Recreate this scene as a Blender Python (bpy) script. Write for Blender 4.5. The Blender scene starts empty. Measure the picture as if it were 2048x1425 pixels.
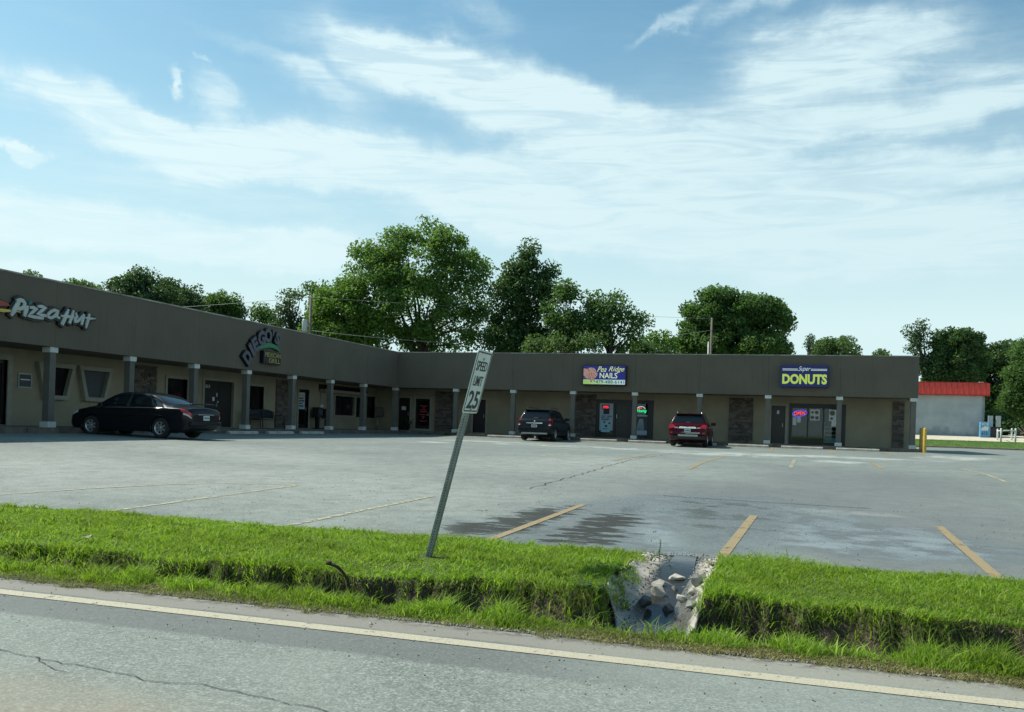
import bpy, bmesh, math, random
import numpy as np
from mathutils import Vector, Matrix, Euler
R = math.radians
rnd = random.Random(7)
NR = np.random.default_rng(11)
scene = bpy.context.scene
COL = scene.collection
# ------------------------------------------------------------------ camera geometry (world: X along the road, Y away from it, z=0 top of walkway)
YAW, PITCH, ROLL, FPX, CYPX, ZC = R(17.3564), R(.0893), R(1.8788), 1783.7, 846.8, .584
_c, _s = math.cos(YAW), math.sin(YAW)
Fv = Vector((-_s*math.cos(PITCH), _c*math.cos(PITCH), math.sin(PITCH)))
_r = Vector((_c, _s, 0)); _u = _r.cross(Fv)
Rv = _r*math.cos(ROLL)+_u*math.sin(ROLL); Uv = -_r*math.sin(ROLL)+_u*math.cos(ROLL)
CAM = Vector((0, 0, ZC))
def ray(x, y): return Fv+Rv*((x-1024)/FPX)-Uv*((y-CYPX)/FPX)
def atz(x, y, z): d = ray(x, y); return CAM+d*((z-ZC)/d.z)
def atX(x, y, X): d = ray(x, y); return CAM+d*(X/d.x)
def atY(x, y, Y): d = ray(x, y); return CAM+d*(Y/d.y)
def atd(x, y, D): return CAM+ray(x, y)*D
# ------------------------------------------------------------------ object helpers
def tag(o, label=None, cat=None, group=None, kind=None):
    if label: o['label'] = label
    if cat: o['category'] = cat
    if group: o['group'] = group
    if kind: o['kind'] = kind
    return o
def empty(name, loc=(0, 0, 0), rz=0, parent=None):
    o = bpy.data.objects.new(name, None); COL.objects.link(o); o.empty_display_size = .2
    o.location = loc; o.rotation_euler = (0, 0, rz)
    if parent: o.parent = parent
    return o
class MB:
    def __init__(s): s.v = []; s.f = []; s.sm = []
    def add(s, vs, fs, smooth=False):
        b = len(s.v); s.v += [tuple(p) for p in vs]; s.f += [tuple(i+b for i in f) for f in fs]; s.sm += [smooth]*len(fs); return s
    def box(s, x0, x1, y0, y1, z0, z1, m=None):
        P = [(x, y, z) for z in (z0, z1) for y in (y0, y1) for x in (x0, x1)]
        if m: P = [m(*p) for p in P]
        return s.add(P, [(0, 2, 3, 1), (4, 5, 7, 6), (0, 1, 5, 4), (2, 6, 7, 3), (0, 4, 6, 2), (1, 3, 7, 5)])
    def bevbox(s, x0, x1, y0, y1, z0, z1, b=.02, m=None):
        bm = bmesh.new(); bmesh.ops.create_cube(bm, size=1)
        for v in bm.verts: v.co = ((x0+x1)/2+v.co.x*(x1-x0), (y0+y1)/2+v.co.y*(y1-y0), (z0+z1)/2+v.co.z*(z1-z0))
        bmesh.ops.bevel(bm, geom=bm.edges[:], offset=b, segments=2, affect='EDGES', profile=.5)
        bm.verts.index_update()
        P = [tuple(v.co) for v in bm.verts]
        if m: P = [m(*p) for p in P]
        s.add(P, [tuple(v.index for v in f.verts) for f in bm.faces]); bm.free(); return s
    def prism(s, poly, h0, h1, m=None):
        n = len(poly); P = [(x, y, h0) for x, y in poly]+[(x, y, h1) for x, y in poly]
        if m: P = [m(*p) for p in P]
        return s.add(P, [tuple(range(n))[::-1], tuple(range(n, 2*n))]+[(i, (i+1) % n, n+(i+1) % n, n+i) for i in range(n)])
    def tube(s, pts, rad, n=8, smooth=True, caps=True):
        pts = [Vector(p) for p in pts]; k = len(pts)
        if not hasattr(rad, '__len__'): rad = [rad]*k
        P = []; up = None
        for i, p in enumerate(pts):
            t = (pts[min(i+1, k-1)]-pts[max(i-1, 0)]).normalized()
            if up is None: up = Vector((0, 0, 1)) if abs(t.z) < .9 else Vector((1, 0, 0))
            a = t.cross(up)
            if a.length < 1e-4: a = t.cross(Vector((0, 1, 0)))
            a.normalize(); b = a.cross(t).normalized(); up = b
            for j in range(n):
                q = 2*math.pi*j/n; P.append(p+(a*math.cos(q)+b*math.sin(q))*rad[i])
        F = [(i*n+j, i*n+(j+1) % n, (i+1)*n+(j+1) % n, (i+1)*n+j) for i in range(k-1) for j in range(n)]
        s.add(P, F, smooth)
        if caps: b0 = len(s.v)-k*n; s.f += [tuple(b0+j for j in range(n))[::-1], tuple(b0+(k-1)*n+j for j in range(n))]; s.sm += [False, False]
        return s
    def lathe(s, prof, n=24, M=None, smooth=True):
        P = []
        for r, z in prof:
            for j in range(n): q = 2*math.pi*j/n; p = Vector((r*math.cos(q), r*math.sin(q), z)); P.append(M @ p if M else p)
        F = [(i*n+j, i*n+(j+1) % n, (i+1)*n+(j+1) % n, (i+1)*n+j) for i in range(len(prof)-1) for j in range(n)]
        return s.add(P, F, smooth)
    def ribbon(s, pts, w, h0, h1, m):
        """flat stroke lettering: 2D polyline with width(s), extruded h0..h1, mapped by m(a,b,h)"""
        k = len(pts)
        if not hasattr(w, '__len__'): w = [w]*k
        L = []; Rr = []
        for i in range(k):
            x0, y0 = pts[max(i-1, 0)]; x1, y1 = pts[min(i+1, k-1)]
            dx, dy = x1-x0, y1-y0; l = math.hypot(dx, dy) or 1; nx, ny = -dy/l*w[i]/2, dx/l*w[i]/2
            if i in (0, k-1):
                e = w[i]*.3*(1 if i else -1); px, py = pts[i][0]+dx/l*e, pts[i][1]+dy/l*e; nx *= .75; ny *= .75
                L.append((px+nx, py+ny)); Rr.append((px-nx, py-ny))
            else: L.append((pts[i][0]+nx, pts[i][1]+ny)); Rr.append((pts[i][0]-nx, pts[i][1]-ny))
        for i in range(k-1): s.prism([Rr[i], Rr[i+1], L[i+1], L[i]], h0, h1+i*.0004, m)
        return s
    def build(s, name, mat, parent=None, recalc=True, bevel=0, loc=None):
        me = bpy.data.meshes.new(name); me.from_pydata(s.v, [], s.f)
        if recalc:
            bm = bmesh.new(); bm.from_mesh(me); bmesh.ops.recalc_face_normals(bm, faces=bm.faces); bm.to_mesh(me); bm.free()
        me.polygons.foreach_set('use_smooth', s.sm[:len(me.polygons)])
        for q in (mat if isinstance(mat, (list, tuple)) else [mat]): me.materials.append(q)
        o = bpy.data.objects.new(name, me); COL.objects.link(o)
        if parent: o.parent = parent
        if loc: o.location = loc
        if bevel:
            b = o.modifiers.new('b', 'BEVEL'); b.width = bevel; b.segments = 2; b.limit_method = 'ANGLE'
        me.update(); return o
def npmesh(name, V, F, mat, parent=None, smooth=False, loc=None):
    """V (n,3), F (m,k) numpy"""
    me = bpy.data.meshes.new(name); k = F.shape[1]
    me.vertices.add(len(V)); me.vertices.foreach_set('co', np.ascontiguousarray(V, np.float32).ravel())
    me.loops.add(F.size); me.loops.foreach_set('vertex_index', np.ascontiguousarray(F, np.int32).ravel())
    me.polygons.add(len(F)); me.polygons.foreach_set('loop_start', np.arange(0, F.size, k, dtype=np.int32))
    me.polygons.foreach_set('loop_total', np.full(len(F), k, np.int32))
    me.polygons.foreach_set('use_smooth', np.full(len(F), smooth))
    me.update(calc_edges=True); me.validate()
    me.materials.append(mat)
    o = bpy.data.objects.new(name, me); COL.objects.link(o)
    if parent: o.parent = parent
    if loc: o.location = loc
    return o
def copy_tree(o, parent=None):
    c = o.copy(); COL.objects.link(c)
    if parent: c.parent = parent
    for ch in [k for k in bpy.data.objects if k.parent == o]: copy_tree(ch, c)
    return c
def text_geo(body, x0, x1, y0, y1, bold=0, shear=0, keep=False):
    """outline text as vertices/faces stretched to the box x0..x1, y0..y1"""
    cu = bpy.data.curves.new('t', 'FONT'); cu.body = body; cu.offset = bold; cu.shear = shear; cu.resolution_u = 3; cu.extrude = .0
    o = bpy.data.objects.new('t', cu); me = bpy.data.meshes.new_from_object(o)
    V = [tuple(v.co) for v in me.vertices]; F = [tuple(p.vertices) for p in me.polygons]
    bpy.data.objects.remove(o); bpy.data.curves.remove(cu); bpy.data.meshes.remove(me)
    ax = min(v[0] for v in V); bx = max(v[0] for v in V); ay = min(v[1] for v in V); by = max(v[1] for v in V)
    sy = (y1-y0)/(by-ay); sx = (x1-x0)/(bx-ax)
    return [((v[0]-ax)*sx+x0, (v[1]-ay)*sy+y0) for v in V], F
def add_text(mb, body, x0, x1, y0, y1, h, m, bold=0, shear=0, rot=0, thick=.006):
    V, F = text_geo(body, x0, x1, y0, y1, bold, shear)
    if rot:
        cx, cy = (x0+x1)/2, (y0+y1)/2; c, s_ = math.cos(rot), math.sin(rot)
        V = [(cx+(x-cx)*c-(y-cy)*s_, cy+(x-cx)*s_+(y-cy)*c) for x, y in V]
    n = len(V)
    edges = {}
    for f in F:
        for i in range(len(f)):
            a, b = f[i], f[(i+1) % len(f)]
            if (b, a) in edges: del edges[(b, a)]
            else: edges[(a, b)] = 1
    FF = list(F)+[(b, a, a+n, b+n) for a, b in edges]
    mb.add([m(x, y, h+thick) for x, y in V]+[m(x, y, h) for x, y in V], FF); return mb
# ------------------------------------------------------------------ materials
def mat(name, col, rough=.6, metal=0, spec=.5, emit=None, es=0, coat=0, alpha=None):
    m = bpy.data.materials.new(name); m.use_nodes = True; b = m.node_tree.nodes['Principled BSDF']
    b.inputs['Base Color'].default_value = (*col, 1); b.inputs['Roughness'].default_value = rough; b.inputs['Metallic'].default_value = metal
    b.inputs['Specular IOR Level'].default_value = spec; b.inputs['Coat Weight'].default_value = coat; b.inputs['Coat Roughness'].default_value = .04
    if emit: b.inputs['Emission Color'].default_value = (*emit, 1); b.inputs['Emission Strength'].default_value = es
    return m
class NT:
    def __init__(s, m): s.m = m; s.t = m.node_tree; s.b = s.t.nodes.get('Principled BSDF')
    def n(s, typ, **kw):
        o = s.t.nodes.new(typ)
        for k, v in kw.items():
            if k.startswith('i_'):
                key = k[2:].replace('_', ' '); key = int(key) if key.isdigit() else key
                o.inputs[key].default_value = v
            else: setattr(o, k, v)
        return o
    def l(s, a, b): s.t.links.new(a, b)
    def coord(s, scale=(1, 1, 1), loc=(0, 0, 0), rot=(0, 0, 0), kind='Object'):
        c = s.n('ShaderNodeTexCoord'); m = s.n('ShaderNodeMapping'); s.l(c.outputs[kind], m.inputs[0])
        m.inputs['Scale'].default_value = scale; m.inputs['Location'].default_value = loc; m.inputs['Rotation'].default_value = rot; return m.outputs[0]
    def noise(s, vec, scale=5, det=4, rough=.55, dist=0):
        n = s.n('ShaderNodeTexNoise'); s.l(vec, n.inputs['Vector']); n.inputs['Scale'].default_value = scale; n.inputs['Detail'].default_value = det
        n.inputs['Roughness'].default_value = rough; n.inputs['Distortion'].default_value = dist; return n.outputs['Fac']
    def ramp(s, fac, stops, interp='LINEAR'):
        r = s.n('ShaderNodeValToRGB'); s.l(fac, r.inputs[0]); r.color_ramp.interpolation = interp; e = r.color_ramp.elements
        while len(e) < len(stops): e.new(.5)
        for k, (p, c) in enumerate(stops): e[k].position = p; e[k].color = (*c, 1) if hasattr(c, '__len__') else (c, c, c, 1)
        return r.outputs[0]
    def math(s, op, a, b=0, clamp=False):
        n = s.n('ShaderNodeMath', operation=op); n.use_clamp = clamp
        for i, q in enumerate((a, b)):
            if hasattr(q, 'is_linked') or not isinstance(q, (int, float)): s.l(q, n.inputs[i])
            else: n.inputs[i].default_value = q
        return n.outputs[0]
    def mix(s, fac, a, b, blend='MIX'):
        n = s.n('ShaderNodeMix', data_type='RGBA', blend_type=blend)
        for q, i in ((fac, 0), (a, 6), (b, 7)):
            if isinstance(q, (int, float)): n.inputs[i].default_value = q
            elif hasattr(q, '__len__'): n.inputs[i].default_value = (*q, 1)
            else: s.l(q, n.inputs[i])
        return n.outputs[2]
    def smooth(s, v, a, b):
        n = s.n('ShaderNodeMapRange', interpolation_type='SMOOTHSTEP'); s.l(v, n.inputs[0]); n.inputs[1].default_value = a; n.inputs[2].default_value = b; return n.outputs[0]
    def bump(s, h, strength=.3, dist=.02):
        n = s.n('ShaderNodeBump'); s.l(h, n.inputs['Height']); n.inputs['Strength'].default_value = strength; n.inputs['Distance'].default_value = dist
        s.l(n.outputs[0], s.b.inputs['Normal']); return n
    def base(s, c): s.l(c, s.b.inputs['Base Color'])
    def rough(s, c): s.l(c, s.b.inputs['Roughness'])
    def ell(s, vec, cx, cy, rx, ry, ang=0, soft=.4):
        """1 inside a soft ellipse of the ground plane, 0 outside"""
        m = s.n('ShaderNodeMapping', vector_type='TEXTURE'); s.l(vec, m.inputs[0])
        m.inputs['Location'].default_value = (cx, cy, 0); m.inputs['Rotation'].default_value = (0, 0, ang); m.inputs['Scale'].default_value = (rx, ry, 1e6)
        v = s.n('ShaderNodeVectorMath', operation='LENGTH'); s.l(m.outputs[0], v.inputs[0])
        r = s.n('ShaderNodeMapRange', interpolation_type='SMOOTHSTEP'); s.l(v.outputs['Value'], r.inputs[0])
        r.inputs[1].default_value = 1+soft; r.inputs[2].default_value = max(1-soft, 0); return r.outputs[0]
def noisy(name, col, col2=None, scale=3, rough=.7, bumps=0, bscale=40, det=5, **kw):
    m = mat(name, col, rough, **kw); t = NT(m); v = t.coord()
    col2 = col2 or tuple(c*.75 for c in col)
    t.base(t.ramp(t.noise(v, scale, det), [(.32, col2), (.68, col)]))
    if bumps: t.bump(t.noise(v, bscale, 6), bumps, .012)
    return m
M = {}
M['fascia'] = noisy('fascia paint', (.136, .114, .082), (.112, .097, .072), .7, .85, .25, 60)
_t = NT(M['fascia']); _o = _t.b.inputs['Base Color'].links[0].from_socket; _t.base(_t.mix(_t.math('MULTIPLY', _t.smooth(_t.noise(_t.coord((2.6, 2.6, .22)), 2.2, 8, .7), .5, .72), .5), _o, (.085, .078, .062)))
M['coping'] = noisy('roof edge metal', (.42, .40, .36), (.13, .12, .10), 1.3, .5, metal=.2)
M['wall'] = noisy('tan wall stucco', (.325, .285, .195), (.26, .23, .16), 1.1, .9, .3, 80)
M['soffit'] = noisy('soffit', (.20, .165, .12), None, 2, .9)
M['post'] = noisy('column paint', (.15, .14, .115), (.12, .112, .095), 2, .8)
M['white'] = noisy('white trim paint', (.66, .68, .62), (.52, .54, .5), 3, .6)
M['frame'] = noisy('pale trim paint', (.33, .315, .25), (.27, .255, .2), 3, .65)
M['dark'] = mat('black paint', (.012, .012, .014), .45)
M['darkdoor'] = noisy('dark door', (.022, .018, .018), (.012, .01, .01), 4, .4)
M['pane'] = mat('dark window glass', (.006, .007, .009), .08, spec=.35)
M['blind'] = noisy('blind', (.06, .07, .08), None, 6, .6)
M['roofm'] = noisy('roof membrane', (.3, .3, .3), None, 1, .9)
M['blackframe'] = mat('black storefront metal', (.013, .014, .018), .35, metal=.3)
M['interior'] = noisy('interior', (.16, .13, .09), (.08, .07, .05), 1.5, .9)
M['paper'] = noisy('white paper', (.72, .74, .74), (.6, .63, .64), 5, .7)
M['ink'] = mat('dark print', (.03, .04, .07), .7)
M['poster'] = noisy('pale blue poster', (.42, .52, .58), (.34, .45, .52), 3, .6)
M['black_plastic'] = mat('black plastic', (.015, .015, .016), .55)
M['steel'] = noisy('galvanised steel', (.40, .43, .40), (.27, .30, .28), 14, .45, metal=.55)
M['red_ink'] = mat('red print', (.45, .05, .05), .6)
# glass you can look through
g = bpy.data.materials.new('clear glass'); g.use_nodes = True; t = NT(g); t.t.nodes.remove(t.b)
tr = t.n('ShaderNodeBsdfTransparent'); tr.inputs[0].default_value = (.75, .85, .82, 1); gl = t.n('ShaderNodeBsdfGlossy'); gl.inputs['Roughness'].default_value = .03
fr = t.n('ShaderNodeFresnel'); fr.inputs[0].default_value = 1.5; mx = t.n('ShaderNodeMixShader'); t.l(fr.outputs[0], mx.inputs[0]); t.l(tr.outputs[0], mx.inputs[1]); t.l(gl.outputs[0], mx.inputs[2])
t.l(mx.outputs[0], t.t.nodes['Material Output'].inputs[0]); M['glass'] = g
# stacked stone: colour by stone
m = mat('stacked stone', (.15, .12, .1), .85); t = NT(m); gi = t.n('ShaderNodeNewGeometry')
c1 = t.ramp(gi.outputs['Random Per Island'], [(0, (.04, .036, .034)), (.4, (.10, .085, .07)), (.75, (.24, .20, .155)), (1, (.17, .12, .10))])
t.base(t.mix(.5, c1, t.ramp(t.noise(t.coord(), 9, 6), [(.3, (.04, .035, .03)), (.7, (.17, .14, .12))]), 'MIX')); t.bump(t.noise(t.coord(), 25, 5), .6, .03); M['stone'] = m
def emis(name, col, st): return mat(name, tuple(c*.5 for c in col), .5, emit=col, es=st)
M['neon_red'] = emis('red neon', (1, .05, .07), 1.3); M['neon_blue'] = emis('blue neon', (.08, .08, 1), 1.0); M['neon_green'] = emis('green neon', (.02, 1, .3), 1.0)
M['neon_white'] = emis('white neon', (.8, .9, 1), .7)
# ------------------------------------------------------------------ ground heights
def sst(t): t = np.clip(t, 0, 1); return t*t*(3-2*t)
def zlot(X, Y):
    X = np.asarray(X, float); Y = np.asarray(Y, float)
    dL = np.maximum(X+22.4, 0); dR = np.where(X < 6.5, np.maximum(48.9-Y, 0), np.maximum(48.9-Y, 0)+(X-6.5)*2)
    D = np.minimum(dL, dR)
    z = -.17-.08*np.clip(D/4, 0, 1)-.42*np.clip((24-Y)/15, 0, 1)*np.clip((dL-2.5)/8, 0, 1)
    return z+np.where(X > 4, .13*sst((X-4)/8)*sst((Y-34)/12), 0)
def xch(Y): return -.985+.03*(8-np.asarray(Y, float))*0
def zch(X, Y):
    """concrete chute: curved cross section falling towards the ditch"""
    fl = -.682-.33*sst((9.0-Y)/2.4); q = np.abs(X-xch(Y))/.37
    rim = -.662-.16*sst((7.3-Y)/1.1)
    return fl+(rim-fl)*np.clip(q, 0, 1.06)**2.1
def wob(X, k, s): return np.sin(X*k+s)*.5+np.sin(X*k*2.3+s*2.1)*.3+np.sin(X*k*5.1+s*.7)*.2
def lipf(X): return 6.42+.38*sst((X+4.2)/3)+.10*wob(X, 3.2, 2.)+.05*np.sin(X*23+3*np.sin(X*7))*np.sin(X*11)
def zverge(X, Y):
    X = np.asarray(X, float); Y = np.asarray(Y, float)
    dep = .11+.17*sst((X+5.2)/3.4); dep = dep+.03*wob(X, 2.1, 1)
    lip = lipf(X)
    near = 5.72+.04*wob(X, 2.4, 4)
    top = -.672+.035*sst((Y-lip)/.6)*sst((9-Y)/.8)+.012*wob(X+Y*.7, 3.7, 0)+.01*wob(Y, 4, X)
    z = np.where(Y < near, -.738, -.738-dep*sst((Y-near)/.34))
    bw = .13+.26*sst(.38+1.1*np.sin(X*1.9+1.3*np.sin(X*.83))*np.where(X > -3, .7, 1)+np.where(X < -4.5, .35, 0))
    bk = sst((Y-(lip-bw))/bw)
    z = z*(1-bk)+top*bk
    z = z+(-.69-z)*sst((Y-8.75)/.25)
    # chute cut
    inc = (np.abs(X-xch(Y)) < .375) & (Y > 6.15)
    zc = zch(X, Y)-.05
    z = np.where(inc, np.minimum(z, zc), z)
    z = np.where((np.abs(X+.97) < .8) & (Y <= 6.4) & (Y > 5.75), np.minimum(z, -.99+.25*sst((5.98-Y)/.25)), z)
    return z
def zground(X, Y):
    X = np.asarray(X, float); Y = np.asarray(Y, float)
    z = np.where(Y < 5.2, -.76, np.where(Y < 9.02, zverge(X, Y), zlot(X, Y)-.05))
    z = np.where(Y < 9.02, z, np.where(Y < 9.4, np.minimum(z, -.73), z))
    back = -.12+1.05*sst((Y-78)/15)+.9*sst((Y-95)/120)+4*sst((Y-200)/900)
    z = np.where((Y > 49) & ((X < 6.4) | (Y > 77.6)), back-.02, z)
    z = np.where((X > -2) & (Y > 77.6) & (Y < 112), z-.45, z)
    z = np.where((X < -22.6) & (Y > 9), -.25, z)
    z = np.where((X < -22.6) & (Y > 60), back-.02, z)
    return z
# ------------------------------------------------------------------ ground material: soil and turf base
m = mat('turf and soil', (.08, .1, .03), .95); t = NT(m); v = t.coord()
geo = t.n('ShaderNodeNewGeometry'); sep = t.n('ShaderNodeSeparateXYZ'); t.l(geo.outputs['True Normal'], sep.inputs[0])
turf = t.ramp(t.noise(v, 6, 6), [(.3, (.04, .055, .014)), (.7, (.085, .13, .025))])
soil = t.ramp(t.noise(v, 14, 7), [(.3, (.03, .021, .014)), (.7, (.105, .075, .048))])
t.base(t.mix(t.smooth(sep.outputs['Z'], .80, .93), soil, turf)); t.bump(t.noise(v, 40, 6), .8, .04); M['ground'] = m
m = mat('far lawn', (.08, .15, .03), .95); t = NT(m); v = t.coord(); t.base(t.ramp(t.noise(v, 1.2, 8), [(.3, (.055, .115, .018)), (.7, (.11, .19, .035))])); t.bump(t.noise(v, 30, 4), .8, .05); M['lawn'] = m
def grid(name, xs, ys, zf, mt, smooth=True):
    X, Y = np.meshgrid(xs, ys); Z = zf(X, Y); V = np.stack([X, Y, Z], -1).reshape(-1, 3)
    nx, ny = len(xs), len(ys); i = np.arange(nx-1)[None, :]+np.arange(ny-1)[:, None]*nx
    F = np.stack([i, i+1, i+1+nx, i+nx], -1).reshape(-1, 4)
    return npmesh(name, V, F, mt, smooth=smooth)
xs = np.unique(np.concatenate([[-1500, -700, -300, -150, -80, -50, -40, -30], np.arange(-24, -12, .5), np.arange(-12, 5.5, .045), np.arange(5.5, 30, .5), [35, 45, 60, 90, 150, 300, 700, 1500]]))
ys = np.unique(np.concatenate([[-400, -100, -30, -10, 0, 4, 5.19, 5.2], np.arange(5.25, 9.05, .045), [9.06, 9.39, 9.42, 10, 12], np.arange(14, 110, 2), [49.0, 49.1, 77.5, 77.7, 120, 150, 200, 300, 500, 900, 1800]]))
tag(grid('ground', xs, ys, zground, M['ground']), kind='structure')
# ------------------------------------------------------------------ asphalt materials
def asphalt(name, lo, hi, road=False):
    m = mat(name, hi, .85); t = NT(m); v = t.coord()
    fine = t.noise(v, 62, 3, .8); mid = t.noise(v, 17, 6, .7); big = t.noise(v, .35, 6, .6)
    vo = t.n('ShaderNodeTexVoronoi'); t.l(v, vo.inputs['Vector']); vo.inputs['Scale'].default_value = 95; vr = t.n('ShaderNodeSeparateColor'); t.l(vo.outputs['Color'], vr.inputs[0])
    fl_ = t.math('ADD', t.math('MULTIPLY', fine, .55), t.math('ADD', t.math('MULTIPLY', mid, .25), t.math('MULTIPLY', vr.outputs[0], .20)))
    c = t.ramp(fl_, [(.33, lo), (.5, tuple((a+b)/2 for a, b in zip(lo, hi))), (.60, hi), (.70, tuple(min(1, h*1.55) for h in hi))])
    c = t.mix(t.ramp(big, [(.35, 0), (.65, .55)]), c, tuple(h*1.18 for h in hi), 'MIX')
    t.bump(t.math('ADD', fine, mid), .35, .008)
    return m, t, v, c, big
# road
m, t, v, c, big = asphalt('road asphalt', (.082, .098, .086), (.24, .268, .232))
sp = t.n('ShaderNodeSeparateXYZ'); t.l(v, sp.inputs[0]); wn = t.noise(v, 1.6, 5)
y = t.math('ADD', sp.outputs['Y'], t.math('MULTIPLY', t.math('SUBTRACT', wn, .5), .12))
dk = t.math('MULTIPLY', t.smooth(y, 4.44, 4.52), t.math('SUBTRACT', 1, t.smooth(y, 5.3, 5.34)))
dk = t.math('MULTIPLY', dk, t.math('SUBTRACT', 1, t.math('MULTIPLY', t.smooth(sp.outputs['X'], -1.7, -.2), .85)))
c = t.mix(t.math('MULTIPLY', dk, .6), c, (.09, .096, .093))
sh = t.smooth(y, 5.04, 5.1); c = t.mix(t.math('MULTIPLY', sh, .6), c, (.27, .245, .195)); c = t.mix(t.math('MULTIPLY', t.math('MULTIPLY', t.smooth(y, 5.22, 5.34), t.smooth(t.noise(v, 11, 7, .7), .42, .58)), .7), c, (.07, .055, .04))
st = t.math('MULTIPLY', t.ell(v, -3.1, 3.1, 1.1, .35, -.05, .8), t.noise(v, 3, 5)); c = t.mix(t.math('MULTIPLY', st, .7), c, (.30, .24, .15))
vor = t.n('ShaderNodeTexVoronoi', feature='DISTANCE_TO_EDGE'); vor.inputs['Scale'].default_value = .3
t.base(c); t.l(t.math('MULTIPLY', fr_ := t.noise(v, 160, 1), 1), t.b.inputs['Specular IOR Level']); M['road'] = m
# lot
m, t, v, c, big = asphalt('parking lot asphalt', (.110, .127, .115), (.194, .218, .192))
vs = t.coord((1, 1, 1)); wv = t.n('ShaderNodeVectorMath', operation='ADD')
nz = t.n('ShaderNodeTexNoise'); t.l(v, nz.inputs[0]); nz.inputs['Scale'].default_value = .9; nz.inputs['Detail'].default_value = 6; nz.inputs['Roughness'].default_value = .65
sc_ = t.n('ShaderNodeVectorMath', operation='MULTIPLY_ADD'); t.l(nz.outputs['Color'], sc_.inputs[0]); sc_.inputs[1].default_value = (2.2, 2.2, 0); sc_.inputs[2].default_value = (-1.1, -1.1, 0)
t.l(v, wv.inputs[0]); t.l(sc_.outputs[0], wv.inputs[1]); w = wv.outputs[0]
def union(items, vec, soft=.35):
    a = None
    for it in items:
        e = t.ell(vec, *it, soft=soft); a = e if a is None else t.math('MAXIMUM', a, e)
    return a
def P2(x, y, z=-.3): p = atz(x, y, z); return p.x, p.y
# pale dusty / patched areas near the shops and mid lot
pale0 = union([(*P2(1460, 907, -.2), 2.2, 2.2), (*P2(1640, 912, -.22), 4.2, 2.0), (*P2(1260, 897, -.22), 3.2, 1.4), (*P2(1100, 890, -.22), 3.0, 1.6), (*P2(1900, 915, -.2), 1.3, 3.4, -.2),
              (*P2(1650, 1018, -.5), .75, .32), (*P2(1690, 925, -.25), 1.0, 1.2), (*P2(860, 885, -.25), 1.0, 1.4), (*P2(985, 884, -.25), 2.5, 1.5)], w)
pale = t.math('MULTIPLY', pale0, t.smooth(t.noise(t.coord((1, .6, 1), (3, 1, 0)), .9, 8, .7), .44, .54))
softp = union([(*P2(520, 900, -.25), 5, 1.6, -.5), (*P2(200, 930, -.4), 6.5, 2.2, -.2), (*P2(560, 945, -.4), 5.5, 2.0, -.3), (*P2(1150, 925, -.3), 2.6, 3.2)], w, .8)
c = t.mix(t.math('MULTIPLY', softp, .32), c, (.36, .375, .325))
c = t.mix(t.math('MULTIPLY', pale, .8), c, t.ramp(t.noise(v, 60, 4), [(.3, (.33, .35, .32)), (.7, (.46, .48, .43))]))
c = t.mix(1.0, c, t.ramp(t.noise(v, 2.6, 9, .75), [(.30, .70), (.5, 1.0), (.70, 1.22)]), 'MULTIPLY')
gr_ = t.noise(v, 34, 3, .8); c = t.mix(1.0, c, t.ramp(gr_, [(.32, .72), (.5, 1.0), (.62, 1.15), (.70, 1.45)]), 'MULTIPLY')
# darker worn, damp areas
damp = union([(0.4, 14.5, 3.5, 4.6), (2.5, 10.5, 2.8, 2.2), (1.5, 20, 2.2, 4)], w, .5)
c = t.mix(t.math('MULTIPLY', damp, .55), c, (.105, .115, .115))
wet = union([(-1.75, 10.2, 1.6, 2.0, 0), (-1.0, 9.0, .6, 1.0, 0), (-1.1, 12.2, 2.0, 2.8, 0), (.9, 11.2, 1.4, 1.5, 0), (-2.9, 10.2, 1.0, 1.0)], w, .45)
st_ = t.noise(t.coord((1, 3.0, 1)), 2.1, 4, .6)
c = t.mix(t.math('MULTIPLY', wet, .5), c, (.085, .098, .105))
streak = t.math('MULTIPLY', t.smooth(t.math('ADD', union([(-3.15, 11.0, .40, 1.7, -.08), (-2.2, 10.9, .34, 1.5, -.05), (-3.5, 10.0, .35, .8), (-2.1, 9.7, .5, .5)], v, .7), t.math('MULTIPLY', t.math('SUBTRACT', st_, .53), 4.0)), .36, .66), union([(-2.7, 10.8, 1.5, 2.4)], v, .3))
c = t.mix(t.math('MULTIPLY', streak, .74), c, (.026, .027, .023))
wm = t.math('MULTIPLY', t.math('MULTIPLY', wet, t.math('SUBTRACT', 1, streak)), t.smooth(t.noise(v, 2.2, 5), .33, .6))
t.rough(t.ramp(wm, [(0, .82), (.5, .30), (1, .13)])); t.base(c); t.l(t.ramp(streak, [(0, .5), (1, .05)]), t.b.inputs['Specular IOR Level'])
# small bump only where dry
bn = [n for n in t.t.nodes if n.type == 'BUMP'][0]; t.l(t.ramp(wm, [(0, .35), (1, .06)]), bn.inputs['Strength'])
M['lot'] = m
lx = np.unique(np.concatenate([np.arange(-22.45, 30.1, .5), [-22.45, 6.2]])); 
tag(grid('parking_lot', lx, np.unique(np.concatenate([np.arange(9.0, 49.0, .5), [49.0]])), zlot, M['lot']), kind='structure')
tag(grid('side_driveway', np.arange(6.3, 60, 1.), np.unique(np.concatenate([[49.0], np.arange(50, 77.5, 1), [77.5]])), zlot, M['lot']), kind='structure')
tag(grid('road', np.linspace(-120, 120, 121), np.array([-3.2, 0, 2, 4, 5.36]), lambda X, Y: -.72+0*X, M['road']), kind='structure')
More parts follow.
